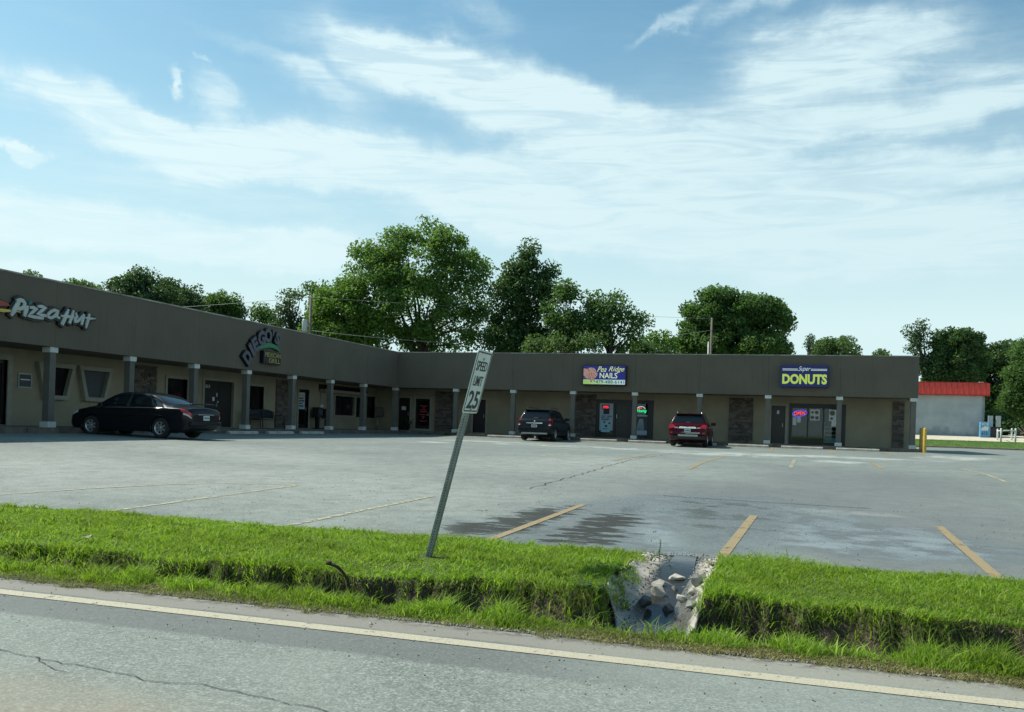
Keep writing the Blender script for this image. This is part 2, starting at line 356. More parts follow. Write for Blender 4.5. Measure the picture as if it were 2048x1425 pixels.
# ragged crumbling road edge
v_, f_ = [], []
xs2 = np.arange(-16, 9, .05)
for i, x in enumerate(xs2): v_ += [(x, 5.355, -.7205), (x, 5.42+.05*wob(x, 4, 1)+rnd.uniform(-.012, .012), -.737)]
f_ = [(2*i, 2*i+2, 2*i+3, 2*i+1) for i in range(len(xs2)-1)]
tag(MB().add(v_, f_, True).build('road_edge', M['road'], recalc=False), kind='structure')
# ------------------------------------------------------------------ painted lines
def paint(name, col, wear, scale=9):
    m = mat(name, col, .75); t = NT(m); v = t.coord(); n = t.noise(v, scale, 7, .7)
    tr = t.n('ShaderNodeBsdfTransparent'); mx = t.n('ShaderNodeMixShader'); t.l(t.smooth(n, wear-.07, wear+.05), mx.inputs[0]); t.l(tr.outputs[0], mx.inputs[1]); t.l(t.b.outputs[0], mx.inputs[2])
    t.l(mx.outputs[0], t.t.nodes['Material Output'].inputs[0])
    t.base(t.ramp(t.noise(v, 70, 3), [(.3, tuple(c*.7 for c in col)), (.6, col)])); return m
M['yellow'] = paint('worn yellow paint', (.31, .235, .12), .38)
M['yellow_faint'] = paint('faint yellow paint', (.42, .39, .26), .48)
M['edge_paint'] = paint('cream road paint', (.46, .42, .30), .37, 16)
def strip(name, pts, w, mt, zf, lift=.005, step=.25):
    V, F = [], []
    for a, b in zip(pts[:-1], pts[1:]):
        a = Vector(a); b = Vector(b); n = max(1, int((b-a).length/step)); d = (b-a).normalized(); q = Vector((-d.y, d.x))*w/2
        for i in range(n+1):
            p = a.lerp(b, i/n)
            for s_ in (-1, 1): x, y = p.x+q.x*s_, p.y+q.y*s_; V.append((x, y, float(zf(x, y))+lift))
        k = len(V)-2*(n+1)
        F += [(k+2*i, k+2*i+1, k+2*i+3, k+2*i+2) for i in range(n)]
    return tag(MB().add(V, F).build(name, mt, recalc=False), kind='structure')
zr = lambda x, y: -.72
strip('edge_line', [(-60, 4.965), (40, 4.965)], .128, M['edge_paint'], zr, .004, 1)
for x0, y0, x1, y1, w_, k in [(-5.24, 12.85, -5.5, 9.02, .1, 'yellow_faint'), (-7.85, 13.2, -8.1, 9.02, .1, 'yellow_faint'), (-2.88, 12.86, -3.06, 9.02, .105, 'yellow'),
                              (-.45, 12.75, -.62, 9.02, .11, 'yellow'), (1.88, 12.76, 1.84, 9.02, .11, 'yellow'), (4.3, 12.8, 4.25, 9.02, .11, 'yellow'),
                              (-4.3, 29.4, -4.36, 23.1, .11, 'yellow'), (-2.05, 30.2, -2.25, 21.2, .11, 'yellow'), (.15, 30.2, .03, 23.4, .1, 'yellow_faint'), (2.5, 30.5, 2.3, 24.9, .11, 'yellow'), (4.65, 28, 4.5, 21.7, .1, 'yellow_faint'),
                              (-6.4, 29.5, -6.5, 23.5, .1, 'yellow_faint'),
                              (-.85, 48.2, -.87, 41, .12, 'yellow'), (1.95, 48.3, 1.9, 43, .12, 'yellow'), (4.55, 48.3, 4.5, 44, .12, 'yellow'), (6.0, 48.6, 6.1, 44, .12, 'yellow'),
                              (-3.45, 48.2, -3.45, 42, .11, 'yellow_faint'), (-8.8, 48.2, -8.85, 42, .11, 'yellow'), (-6.15, 48.2, -6.2, 42, .11, 'yellow_faint'), (-11.4, 48.2, -11.4, 41, .11, 'yellow')]:
    strip('parking_stripe', [(x0, y0), (x1, y1)], w_, M[k], zlot, .006, .5)
strip('curved_marking', [(-7.85, 13.23), (-8.4, 13.1), (-9.0, 12.85), (-9.6, 12.35), (-10.2, 11.2), (-10.6, 9.9), (-10.8, 9.1)], .09, M['yellow_faint'], zlot, .006, .3)
# cracks
M['crack'] = paint('crack filler', (.02, .021, .02), .43, 30)
def crack(name, pts, w, zf, jit, lift=.006):
    o = []
    for (x0, y0), (x1, y1) in zip(pts[:-1], pts[1:]):
        n = max(2, int(math.hypot(x1-x0, y1-y0)/jit/3))
        for i in range(n): o.append((x0+(x1-x0)*i/n+rnd.uniform(-jit, jit), y0+(y1-y0)*i/n+rnd.uniform(-jit, jit)*.7))
    o.append(pts[-1]); return strip(name, o, w, M['crack'], zf, lift, 5)
crack('road_crack', [(-4.3, 3.9), (-4.03, 3.78), (-3.6, 3.70), (-3.29, 3.69), (-2.9, 3.62), (-2.68, 3.67), (-2.2, 3.60), (-1.9, 3.55), (-1.73, 3.5), (-1.4, 3.3)], .006, zr, .022, .0045)
crack('road_crack', [(-3.75, 3.74), (-3.5, 3.60), (-3.38, 3.58)], .005, zr, .014, .0047)
crack('lot_crack', [(-4.24, 14.74), (-4.1, 22), (-3.86, 33.1)], .02, zlot, .06, .007)
crack('lot_crack', [(-2.0, 14.8), (-1.56, 14.7), (-.6, 14.65), (.1, 14.6), (1.2, 14.55)], .03, zlot, .03, .007)
crack('lot_crack', [(-1.3, 11.4), (.3, 11.3), (2.2, 11.1), (3.6, 11.2)], .012, zlot, .03, .007)
# ------------------------------------------------------------------ walkway
M['concrete'] = noisy('walk concrete', (.24, .225, .19), (.15, .14, .12), 1.6, .9, .3, 40)
wk = MB()
wk.add([(-22.5, 10, 0), (-22.5, 49.05, 0), (6.35, 49.05, 0), (6.35, 52.2, 0), (-25.6, 52.2, 0), (-25.6, 10, 0),
        (-22.5, 10, -.35), (-22.5, 49.05, -.35), (6.35, 49.05, -.35), (6.35, 52.2, -.35), (-25.6, 52.2, -.35), (-25.6, 10, -.35)],
       [(0, 1, 4, 5), (1, 2, 3, 4), (0, 6, 7, 1), (1, 7, 8, 2), (2, 8, 9, 3), (3, 9, 10, 4), (4, 10, 11, 5), (5, 11, 6, 0)])
tag(wk.build('walkway', M['concrete']), kind='structure')
M['kerb'] = noisy('dirty kerb', (.17, .14, .11), (.07, .058, .045), 2.5, .95, .5, 20)
kb = MB()
for i in range(10): kb.bevbox(-22.5, -22.33, 10+i*3.9, 13.88+i*3.9, -.33, .012, .02)
for i in range(8): kb.bevbox(-22.3+i*3.58, -18.74+i*3.58, 48.9, 49.05, -.33, .012, .02)
tag(kb.build('kerb', M['kerb']), kind='structure')
# ------------------------------------------------------------------ the shopping building
B = empty('shopping_building', (-22.9, 49.5, 0))
tag(B, 'long L-shaped single storey shopping strip with taupe fascia and white-capped columns', 'building')
Bi = Vector(B.location)
mL = lambda s, d, z: (-22.93-d-Bi.x, s-Bi.y, z)
mR = lambda s, d, z: (s-Bi.x, 49.5+d-Bi.y, z)
WL = lambda a, b, h: (-22.93+h-.0, a, b)
ZT = 4.70
# fascia panels split at every column
LS = [12.0, 15.7, 19.4, 23.06, 26.70, 30.34, 33.97, 37.73, 41.46, 45.23, 49.3]
RS = [-22.73, -18.99, -15.43, -11.87, -8.33, -4.79, -1.20, 2.38, 6.12]
fz = MB()
for a, b in zip(LS[:-1], LS[1:]): fz.box(a+.0035, b-.0035, -.20, -.02, 2.6, ZT, mL)
for a, b in zip(RS[:-1], RS[1:]): fz.box(a+.0035, b-.0035, -.20, -.02, 2.6, ZT, mR)
fz.box(5.94, 6.12, -.02, 12, 2.6, ZT, mR)
fz.build('fascia', M['fascia'], B)
bk = MB(); bk.box(12, 49.5, -.02, .06, 2.62, ZT-.02, mL); bk.box(-22.9, 5.94, -.02, .06, 2.62, ZT-.02, mR); bk.build('fascia_backing', M['dark'], B)
cp = MB(); cp.box(12, 49.28, -.225, .1, ZT, ZT+.05, mL); cp.box(-22.705, 6.15, -.225, .1, ZT, ZT+.05, mR); cp.box(5.9, 6.15, .1, 12, ZT, ZT+.05, mR); cp.build('coping', M['coping'], B)
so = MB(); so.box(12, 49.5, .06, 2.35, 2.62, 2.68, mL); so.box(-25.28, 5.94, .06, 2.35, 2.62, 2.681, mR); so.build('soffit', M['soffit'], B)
rf = MB(); rf.box(-38, 5.9, .1, 11.9, 4.3, 4.35, mR); rf.box(12, 49.5, .1, 15, 4.3, 4.352, mL); rf.build('roof', M['roofm'], B)
# walls with real openings
def wall(openings, s0, s1, mp, d0=2.35, th=.25, zt=2.62):
    w_ = MB(); s = s0
    for a, b, z0, z1 in sorted(openings):
        if a > s: w_.box(s, a, d0, d0+th, 0, zt, mp)
        if z0 > .01: w_.box(a, b, d0, d0+th, 0, z0, mp)
        w_.box(a, b, d0, d0+th, z1, zt, mp); s = b
    w_.box(s, s1, d0, d0+th, 0, zt, mp); return w_
OL = [(21.4, 23.62, .02, 2.2), (31.70, 33.02, .9, 2.08), (34.2, 36.42, .02, 2.14), (37.35, 38.95, .9, 2.06), (42.28, 43.35, .02, 2.12), (46.3, 48.72, .80, 1.93), (48.9, 49.75, .72, 1.93), (50.35, 51.5, .72, 2.05)]
OR = [(-23.78, -22.98, .02, 2.05), (-22.58, -21.62, .14, 2.02), (-18.72, -17.92, .02, 2.05), (-10.98, -7.66, .03, 2.2), (-1.05, -.30, .02, 2.12), (-.05, 2.74, .08, 2.2)]
w1 = wall(OL, 12, 51.85, mL); w1.box(51.85, 52.1, 2.35, 2.6, 0, 2.62, mL)
w2 = wall(OR, -25.27, 6.1, mR)
w1.v += []; k = len(w1.v); w1.v += w2.v; w1.f += [tuple(i+k for i in f) for f in w2.f]; w1.sm += w2.sm
w1.box(5.92, 6.10, 2.6, 12, -.3, 2.62, mR); w1.box(-38, 6.1, 11.75, 12, -.3, 4.5, mR); w1.box(12, 61.5, 14.8, 15, -.3, 4.5, mL)
w1.box(11.9, 12.0, -.2, 15, -.3, 4.69, mL)
w1.build('wall', M['wall'], B)
# columns
def column(mp, s):
    c = MB(); c.box(s-.125, s+.125, -.125, .125, .17, 2.42, mp); o = c.build('column', M['post'], B, bevel=.006)
    MB().bevbox(s-.165, s+.165, -.165, .165, 2.42, 2.597, .008, mp).build('cap', M['white'], o)
    MB().bevbox(s-.17, s+.17, -.17, .17, 0.002, .19, .008, mp).build('base', M['white'], o)
for s in LS[2:-1]: column(mL, s)
column(mL, 49.5)
for s in RS[1:-1]: column(mR, s)
column(mR, 5.93)
# stone panels
def stone(mp, s0, s1, z0=.0, z1=2.5):
    b = MB(); z = z0
    while z < z1-.03:
        h = min(rnd.choice([.07, .09, .11, .14]), z1-z); s = s0
        while s < s1-.02:
            w_ = min(rnd.uniform(.12, .42), s1-s); d = rnd.uniform(.045, .10)
            if s1-s-w_ < .06: w_ = s1-s
            b.box(s+.004, s+w_-.004, 2.35-d, 2.36, z+.004, z+h-.004, mp); s += w_
        z += h
    b.box(s0, s1, 2.35-.03, 2.349, z0, z1, mp)
    return b.build('stone_panel', M['stone'], B)
for mp, a, b_ in [(mL, 29.67, 31.0), (mL, 40.06, 41.85), (mR, -21.27, -20.0), (mR, -12.25, -11.02), (mR, -3.36, -2.04), (mR, 5.2, 5.78)]: stone(mp, a, b_)
# casing round an opening
def casing(mp, a, b, z0, z1, w=.12, mt='frame', dep=.05, sill=True, parent=None, name='frame', inner=.14):
    f = MB(); lo = z0 if z0 > .1 else .0
    f.box(a-w, a, 2.35-dep, 2.35+inner, lo-(w if sill and z0 > .1 else 0), z1+w, mp); f.box(b, b+w, 2.35-dep, 2.35+inner, lo-(w if sill and z0 > .1 else 0), z1+w, mp)
    f.box(a, b, 2.35-dep, 2.35+inner, z1, z1+w, mp)
    if sill and z0 > .1: f.box(a, b, 2.35-dep, 2.35+inner, z0-w, z0, mp)
    return f.build(name, M[mt], parent)
def window(mp, a, b, z0, z1, name='window', mt='frame', pane='pane', w=.12, **k):
    W = empty(name, mp((a+b)/2, 2.35, z0), parent=B)
    off = Vector(W.location); mq = lambda s, d, z: tuple(Vector(mp(s, d, z))-off)
    casing(mq, a, b, z0, z1, w, mt, parent=W, **k)
    MB().box(a, b, 2.46, 2.48, z0, z1, mq).build('pane', M[pane], W)
    return W, mq
def door(mp, a, b, z1, mt='frame', leaf='darkdoor', w=.12, handle=True, glass=False, double=False, z0=.02):
    D = empty('door', mp((a+b)/2, 2.35, 0), parent=B); off = Vector(D.location); mq = lambda s, d, z: tuple(Vector(mp(s, d, z))-off)
    if mt: casing(mq, a, b, z0, z1, w, mt, parent=D)
    L = MB(); n = 2 if double else 1; ww = (b-a)/n
    for i in range(n):
        s = a+i*ww
        if glass: L.box(s+.004, s+.10, 2.44, 2.48, z0, z1, mq); L.box(s+ww-.10, s+ww-.004, 2.44, 2.48, z0, z1, mq); L.box(s+.1, s+ww-.1, 2.44, 2.48, z0, z0+.2, mq); L.box(s+.1, s+ww-.1, 2.44, 2.48, z1-.1, z1, mq)
        else: L.box(s+.004, s+ww-.004, 2.44, 2.48, z0, z1, mq); L.box(s+.12, s+ww-.12, 2.43, 2.44, z1-.95, z1-.15, mq)
    L.build('leaf', M[leaf], D)
    if glass: MB().box(a+.1, b-.1, 2.455, 2.465, z0+.2, z1-.1, mq).build('pane', M['pane'], D)
    if handle: MB().box(b-.16 if not double else (a+b)/2-.09, (b-.12) if not double else (a+b)/2-.05, 2.38, 2.43, .95, 1.15, mq).build('handle', M['steel'], D)
    return D, mq
# left wing openings
D, _ = door(mL, 21.4, 23.62, 2.2, double=True, glass=True, w=.2)
window(mL, 31.70, 33.02, .9, 2.08)
D, mq = door(mL, 34.2, 36.42, 2.14, double=True)
s_ = MB(); add_text(s_, '513', 34.42, 34.74, 1.80, 1.94, -2.437, lambda a, b, h: mq(a, -h-.004, b), .02, thick=.004); s_.build('door_number', M['paper'], D)
for q5 in ((34.95, 35.10, 1.22, 1.40), (35.25, 35.31, 1.42, 1.6), (35.32, 35.4, 1.16, 1.22)): MB().box(q5[0], q5[1], 2.424, 2.429, q5[2], q5[3], mq).build('sticker', M['paper'], D)
window(mL, 37.35, 38.95, .9, 2.06)
D, mq = door(mL, 42.28, 43.35, 2.12, glass=True)
pl = MB().box(42.36, 43.12, 2.435, 2.439, 1.05, 1.95, mq).build('door_poster', M['poster'], D)
pp = MB(); pp.box(42.40, 43.08, 2.429, 2.434, 1.74, 1.84, mq); pp.build('yellow_band', mat('yellow print', (.5, .42, .08), .6), pl)
pp = MB()
for zz, ww in ((1.60, .5), (1.46, .62), (1.32, .4), (1.18, .55)): pp.box(42.42, 42.42+ww, 2.429, 2.434, zz, zz+.07, mq)
pp.build('print', M['ink'], pl)
window(mL, 46.3, 48.72, .80, 1.93, w=.1); window(mL, 48.9, 49.75, .72, 1.93, w=.08); window(mL, 50.35, 51.5, .72, 2.05, w=.1)
bm_ = MB(); bm_.box(44.4, 49.8, 1.9, 2.29, 2.06, 2.22, mL); bm_.build('awning_beam', M['frame'], B)
am = MB(); am.prism([(1.9, 2.22), (2.34, 2.22), (2.34, 2.5)], 44.4, 49.8, lambda d, z, s: mL(s, d, z)); am.build('awning_roof', M['darkdoor'], B)
# trapezoid windows
def trap(at_, ab, bt, bb, z0, z1):
    W = empty('trapezoid_window', mL((at_+bt)/2, 2.35, z0), parent=B); off = Vector(W.location); mq = lambda s, d, z: tuple(Vector(mL(s, d, z))-off)
    out = [(ab, z0), (bb, z0), (bt, z1), (at_, z1)]; w_ = .15; inn = [(ab+w_*.9, z0+w_), (bb-w_*.9, z0+w_), (bt-w_*1.25, z1-w_), (at_+w_*1.25, z1-w_)]
    f = MB()
    for i in range(4): j = (i+1) % 4; f.prism([out[i], out[j], inn[j], inn[i]], 2.15, 2.348, lambda s, z, d: mq(s, d, z))
    f.build('frame', M['frame'], W); MB().prism(inn, 2.325, 2.345, lambda s, z, d: mq(s, d, z)).build('pane', M['blind'] if at_ > 26 else M['pane'], W)
trap(24.75, 25.08, 26.48, 26.17, .94, 2.24); trap(26.63, 26.97, 28.34, 28.03, .94, 2.24)
nb = MB(); nb.box(24.05, 24.61, 2.30, 2.348, 1.30, 1.80, mL); nbo = nb.build('notice_frame', M['steel'], B)
nb = MB(); nb.box(24.09, 24.57, 2.290, 2.298, 1.34, 1.76, mL); nb.build('notice_sheet', M['blind'], nbo); MB().box(24.12, 24.52, 2.282, 2.288, 1.56, 1.6, mL).build('notice_heading', M['paper'], nbo)
# right wing openings
D, mq = door(mR, -23.78, -22.98, 2.05, w=.11); MB().box(-23.6, -23.3, 2.424, 2.429, 1.28, 1.52, mq).build('paper_notice', M['paper'], D)
D, mq = door(mR, -22.58, -21.62, 2.02, glass=True, w=.13, z0=.14)
s_ = MB()
for z_, a_, b_ in ((1.55, -22.35, -21.85), (1.42, -22.2, -22.0), (1.3, -22.3, -21.9), (1.19, -22.35, -21.88), (1.0, -22.38, -21.85), (.88, -22.2, -22.0), (.78, -22.2, -22.05), (.6, -22.35, -21.85)): s_.box(a_, b_, 2.445, 2.45, z_, z_+.05, mq)
s_.build('red_lettering', M['red_ink'], D)
door(mR, -18.72, -17.92, 2.05, w=.13)
# nail salon storefront
W = empty('storefront', mR(-9.3, 2.35, 0), parent=B); off = Vector(W.location); mq = lambda s, d, z: tuple(Vector(mR(s, d, z))-off)
f = MB(); zt = 2.2
for a, b in ((-11.06, -10.83), (-9.98, -9.86), (-9.14, -8.66), (-7.95, -7.62)): f.box(a, b, 2.3, 2.45, .03, zt, mq)
f.box(-11.06, -7.62, 2.302, 2.448, zt-.16, zt+.04, mq); f.box(-10.83, -9.98, 2.302, 2.448, .03, .22, mq); f.box(-8.66, -7.95, 2.302, 2.448, .03, .15, mq)
f.build('frame', M['blackframe'], W)
MB().box(-9.86, -9.14, 2.40, 2.43, .05, zt-.16, mq).build('door_leaf', M['darkdoor'], W); MB().box(-9.80, -9.76, 2.34, 2.39, 1.15, 1.38, mq).build('handle', M['white'], W)
MB().box(-10.83, -9.98, 2.37, 2.38, .22, zt-.16, mq).build('pane', M['glass'], W); MB().box(-8.66, -7.95, 2.37, 2.38, .15, zt-.16, mq).build('pane', M['glass'], W)
MB().box(-11, -7.6, 3.4, 3.45, 0, 2.6, mq).box(-11, -7.6, 2.6, 3.4, -.02, .02, mq).build('room', M['interior'], W)
# donut shop storefront
door(mR, -1.05, -.30, 2.12, w=.14)
W2 = empty('storefront', mR(1.4, 2.35, 0), parent=B); off = Vector(W2.location); mq2 = lambda s, d, z: tuple(Vector(mR(s, d, z))-Vector(W2.location))
f = MB()
for a, b in ((-.09, .06), (.84, .92), (1.66, 1.74), (2.62, 2.84)): f.box(a, b, 2.3, 2.45, .03, 2.22, mq2)
f.box(-.09, 2.84, 2.302, 2.448, 2.02, 2.26, mq2); f.box(-.09, 2.84, 2.302, 2.448, .0, .14, mq2); f.build('frame', M['blackframe'], W2)
for q5 in ((.06, .84), (.92, 1.66), (1.74, 2.62)): MB().box(q5[0], q5[1], 2.37, 2.38, .14, 2.02, mq2).build('pane', M['glass'], W2)
MB().box(-.1, 2.9, 4.6, 4.65, 0, 2.6, mq2).box(-.1, 2.9, 2.6, 4.6, -.02, .02, mq2).box(-.15, -.1, 2.6, 4.6, 0, 2.6, mq2).box(2.9, 2.95, 2.6, 4.6, 0, 2.6, mq2).build('room', M['interior'], W2)
# items seen through or on the shop windows
def thing(name, label, cat, mb_parts, group=None, loc=(0, 0, 0)):
    o = None
    for i, (pn, mb, mt) in enumerate(mb_parts):
        if i == 0 and pn is None: o = mb.build(name, M[mt] if isinstance(mt, str) else mt); continue
        if o is None: o = empty(name, loc)
        off = Vector(o.location)
        if off.length: mb.v = [tuple(Vector(p)-off) for p in mb.v]
        mb.build(pn, M[mt] if isinstance(mt, str) else mt, o)
    return tag(o, label, cat, group)
wR = lambda s, d, z: (s, 49.5+d, z)
wL = lambda s, d, z: (-22.93-d, s, z)
fR = lambda a, b, h: (a, 49.3-h, b)      # on the right fascia: along, up, out
fL = lambda a, b, h: (-22.73+h, a, b)    # on the left fascia
tR = lambda a, b, h: (a, 51.85-h, b)
def glassR(a, b, h): return (a, 51.868-h, b)
# posters (each lies on a pane's outer side)
poster_a = MB().box(-10.80, -9.99, 2.355, 2.362, .42, 2.0, wR)
pr = MB()
for z_, a_, b_ in ((1.24, -10.66, -10.42), (1.24, -10.34, -10.05), (1.13, -10.7, -10.5), (1.13, -10.42, -10.2), (1.02, -10.66, -10.25)): pr.box(a_, b_, 2.349, 2.354, z_, z_+.05, wR)
pr.box(-10.58, -10.22, 2.349, 2.354, 1.38, 1.72, wR)
thing('window_poster', 'tall grey-blue price poster with dark print left of the salon door', 'poster', [('sheet', poster_a, 'poster'), ('print', pr, 'ink')])
pr = MB(); pr.box(-10.55, -10.45, 2.335, 2.34, .85, .95, wR); pr.box(-10.25, -10.15, 2.335, 2.34, .8, .9, wR); pr.box(-10.46, -10.32, 2.335, 2.34, .62, .74, wR); pr.box(-10.6, -10.3, 2.335, 2.34, .5, .53, wR)
thing('window_poster', 'smaller bright cyan sheet over the tall salon poster', 'poster', [('sheet', MB().box(-10.69, -10.15, 2.342, 2.348, .32, 1.0, wR), mat('cyan poster', (.34, .58, .66), .6)), ('print', pr, 'ink')])
pr = MB()
for k in range(7): pr.ribbon([(-8.58+k*.07, .45), (-8.5+k*.05, .85), (-8.42+k*.03, 1.15)], .03, .007, .012, lambda a, b, h: (a, 51.85-h, b))
thing('window_poster', 'grey photo poster of hands in the salon window right of the column', 'poster', [('sheet', MB().box(-8.66, -7.96, 2.345, 2.352, .2, 1.42, wR), 'blind'), ('picture', pr, 'poster'), ('footer', MB().box(-8.64, -7.98, 2.335, 2.343, .22, .48, wR), 'poster'), ('header', MB().box(-8.64, -7.98, 2.335, 2.343, 1.3, 1.4, wR), 'poster')])
def donut_poster(s0, s1, z0, z1, spots, label):
    pr = MB()
    dp = noisy('donut print', (.16, .17, .13), None, 20, .7); ps_ = []
    for cx, cz, r_ in spots: ps_.append(MB()); ps_[-1].prism([(cx+r_*math.cos(q*math.pi/6), cz+r_*math.sin(q*math.pi/6)) for q in range(12)], .007, .012, lambda a, b, h: (a, 51.85-h, b))
    thing('window_poster', label, 'poster', [('sheet', MB().box(s0, s1, 2.345, 2.352, z0, z1, wR), 'paper')]+[('donut_picture', q5, dp) for q5 in ps_])
donut_poster(1.0, 1.5, 1.36, 1.97, [(1.34, 1.80, .10), (1.12, 1.52, .10), (1.36, 1.50, .10), (1.12, 1.80, .07)], 'white poster with four donuts in the middle pane of the donut shop')
donut_poster(1.98, 2.45, 1.36, 1.97, [(2.15, 1.78, .14), (2.12, 1.48, .08)], 'white poster with a large round donut half behind the column')
thing('window_notice', 'long white notice below the neon sign, left of two', 'notice', [(None, MB().box(.09, .28, 2.345, 2.352, 1.07, 1.52, wR), 'paper')])
thing('window_notice', 'short white notice below the neon sign, right of two', 'notice', [(None, MB().box(.31, .51, 2.345, 2.352, 1.22, 1.52, wR), 'paper')])
thing('window_notice', 'pale sheet low in the right donut shop pane beside the column', 'notice', [(None, MB().box(2.12, 2.4, 2.345, 2.352, 1.05, 1.36, wR), 'paper')])
thing('door_notice', 'small white card high on the dark donut shop door', 'notice', [(None, MB().box(-.76, -.64, 2.42, 2.428, 1.66, 1.86, wR), 'paper')])
sh = MB()
for z_ in (1.0, .78, .55): sh.box(1.78, 2.5, 2.75, 3.1, z_, z_+.035, wR)
sh.box(1.76, 1.79, 2.74, 3.1, .15, 1.25, wR); sh.box(2.5, 2.53, 2.74, 3.1, .15, 1.25, wR)
thing('display_rack', 'white shelved rack with blue lower panel inside the donut shop window', 'rack', [('shelves', sh, 'white'), ('lower_panel', MB().box(1.79, 2.5, 2.72, 2.74, .15, .42, wR), mat('pale blue panel', (.25, .42, .55), .5))])
# neon signs
def neon_text(mb, s, a, b, z0, z1, m, shear=0): return add_text(mb, s, a, b, z0, z1, .0, m, .0, shear, thick=.02)
n1 = MB(); neon_text(n1, 'OPEN', -10.60, -10.28, 1.72, 1.87, lambda a, b, h: (a, 51.835-h, b))
thing('open_sign', 'small red lit OPEN sign over the tall salon poster', 'neon sign', [('backing', MB().bevbox(-10.66, -10.22, 2.336, 2.346, 1.66, 1.93, .004, wR), 'blackframe'), ('lettering', n1, 'neon_red')])
n1 = MB(); neon_text(n1, 'NAILS', -8.65, -8.3, 1.74, 1.83, lambda a, b, h: (a, 51.84-h, b), .3)
n2 = MB(); neon_text(n2, 'Waxing', -8.66, -8.02, 1.50, 1.72, lambda a, b, h: (a, 51.84-h, b), .3)
n3 = MB().ribbon([(-8.5+.24*math.cos(q), 1.72+.16*math.sin(q)) for q in [i*math.pi/10 for i in range(11)]], .025, .02, .035, lambda a, b, h: (a+.15, 51.85-h, b))
thing('waxing_sign', 'green and red script neon sign in the right salon pane', 'neon sign', [('green_script', n2, 'neon_green'), ('red_script', n1, 'neon_red'), ('white_arc', n3, 'neon_white')])
n1 = MB(); neon_text(n1, 'OPEN', .15, .74, 1.63, 1.83, lambda a, b, h: (a, 51.84-h, b+(a-.45)*.08), .2)
n2 = MB().ribbon([(.45+.38*math.cos(q), 1.73+.17*math.sin(q)+.05*math.cos(q)) for q in [i*math.pi/12 for i in range(25)]], .028, .012, .03, lambda a, b, h: (a, 51.84-h, b))
thing('open_sign', 'blue oval neon sign with large red OPEN letters in the donut shop', 'neon sign', [('lettering', n1, 'neon_red'), ('oval_tube', n2, 'neon_blue')])
# ------------------------------------------------------------------ wall signs
def lit(name, col, st=.35): return mat(name, col, .45, emit=col, es=st)
def boxsign(name, label, x0, x1, z0, z1, parts, edge, group='box signs on the long fascia'):
    o = empty(name, (x0, 49.3, z0)); tag(o, label, 'sign', group); off = Vector(o.location); mq = lambda a, b, h: tuple(Vector(fR(a, b, h))-off)
    MB().bevbox(x0, x1, 49.0, 49.295, z0, z1, .02, lambda x, y, z: (x-off.x, y-off.y, z-off.z)).build('cabinet', edge, o)
    for pn, fn, mt in parts: mb = MB(); fn(mb, mq); mb.build(pn, mt, o)
    return o
X0, X1, Z0, Z1 = -11.27, -8.78, 2.94, 4.07
PX = lambda u, v: (X0+(X1-X0)*u, Z0+(Z1-Z0)*v)   # u right, v up on the salon sign
def rect(u0, u1, v0, v1, h):
    def fn(mb, mq): (a, b), (c, d) = PX(u0, v0), PX(u1, v1); mb.prism([(a, b), (c, b), (c, d), (a, d)], .3, h, mq)
    return fn
def poly(pts, h0, h): return lambda mb, mq: mb.prism([PX(*p) for p in pts], h0, h, mq)
def txt(s, u0, u1, v0, v1, h, bold=0, shear=0):
    def fn(mb, mq): (a, b), (c, d) = PX(u0, v0), PX(u1, v1); add_text(mb, s, a, c, b, d, h, mq, bold, shear)
    return fn
def many(*fs):
    def fn(mb, mq):
        for f in fs: f(mb, mq)
    return fn
gm = mat('lime to white strip', (.5, .7, .5), .5); t = NT(gm); sx = t.n('ShaderNodeSeparateXYZ'); t.l(t.coord(), sx.inputs[0])
cr = t.ramp(t.math('DIVIDE', sx.outputs['X'], 2.5), [(.1, (.42, .62, .16)), (.45, (.50, .70, .45)), (1, (.62, .78, .82))]); t.base(cr); t.l(cr, t.b.inputs['Emission Color']); t.b.inputs['Emission Strength'].default_value = .3
skin = lit('printed skin', (.62, .33, .26), .2); skin2 = lit('printed skin shade', (.33, .10, .10), .15)
hand1 = [(.03, .82), (.11, .80), (.16, .70), (.22, .58), (.26, .40), (.30, .22), (.28, .16), (.24, .25), (.22, .13), (.195, .14), (.17, .34), (.12, .30), (.06, .42), (.03, .48)]
hand2 = [(.12, .84), (.20, .87), (.27, .84), (.31, .74), (.33, .62), (.35, .58), (.34, .46), (.29, .34), (.26, .42), (.22, .60), (.15, .68)]
boxsign('nail_salon_sign', 'blue and lime box sign with painted hands and a phone number', X0, X1, Z0, Z1, [
    ('blue_face', rect(.025, .975, .28, .96, .305), lit('sign blue', (.014, .018, .18), .3)),
    ('lime_strip', rect(.025, .975, .05, .28, .305), gm),
    ('printed_hands', many(poly(hand2, .30, .311), poly(hand1, .30, .315)), skin),
    *[('painted_nail', poly([(a, b), (a+.022, b+.01), (a+.028, b-.05), (a+.012, b-.07)], .31, .319), skin2) for a, b in ((.195, .2), (.265, .22), (.12, .82), (.14, .72), (.03, .40), (.06, .36))],
    *[('finger_line', poly([(a, b), (a+.012, b), (c+.012, d), (c, d)], .31, .317), skin2) for a, b, c, d in ((.15, .60, .20, .20), (.19, .62, .25, .26), (.10, .55, .16, .32), (.20, .84, .31, .62), (.25, .60, .31, .44))],
    ('script_lettering', many(txt('Pea', .34, .55, .66, .93, .306, .0, .45), txt('Ridge', .60, .955, .62, .93, .306, .0, .45)), lit('pale yellow', (.75, .80, .30))),
    ('name_lettering', txt('NAILS', .40, .80, .35, .62, .306, .01), lit('cream letters', (.75, .80, .55))),
    ('phone_number', txt('479-488-6141', .31, .955, .09, .25, .306, .0), mat('navy print', (.005, .02, .06), .5))], M['blackframe'])
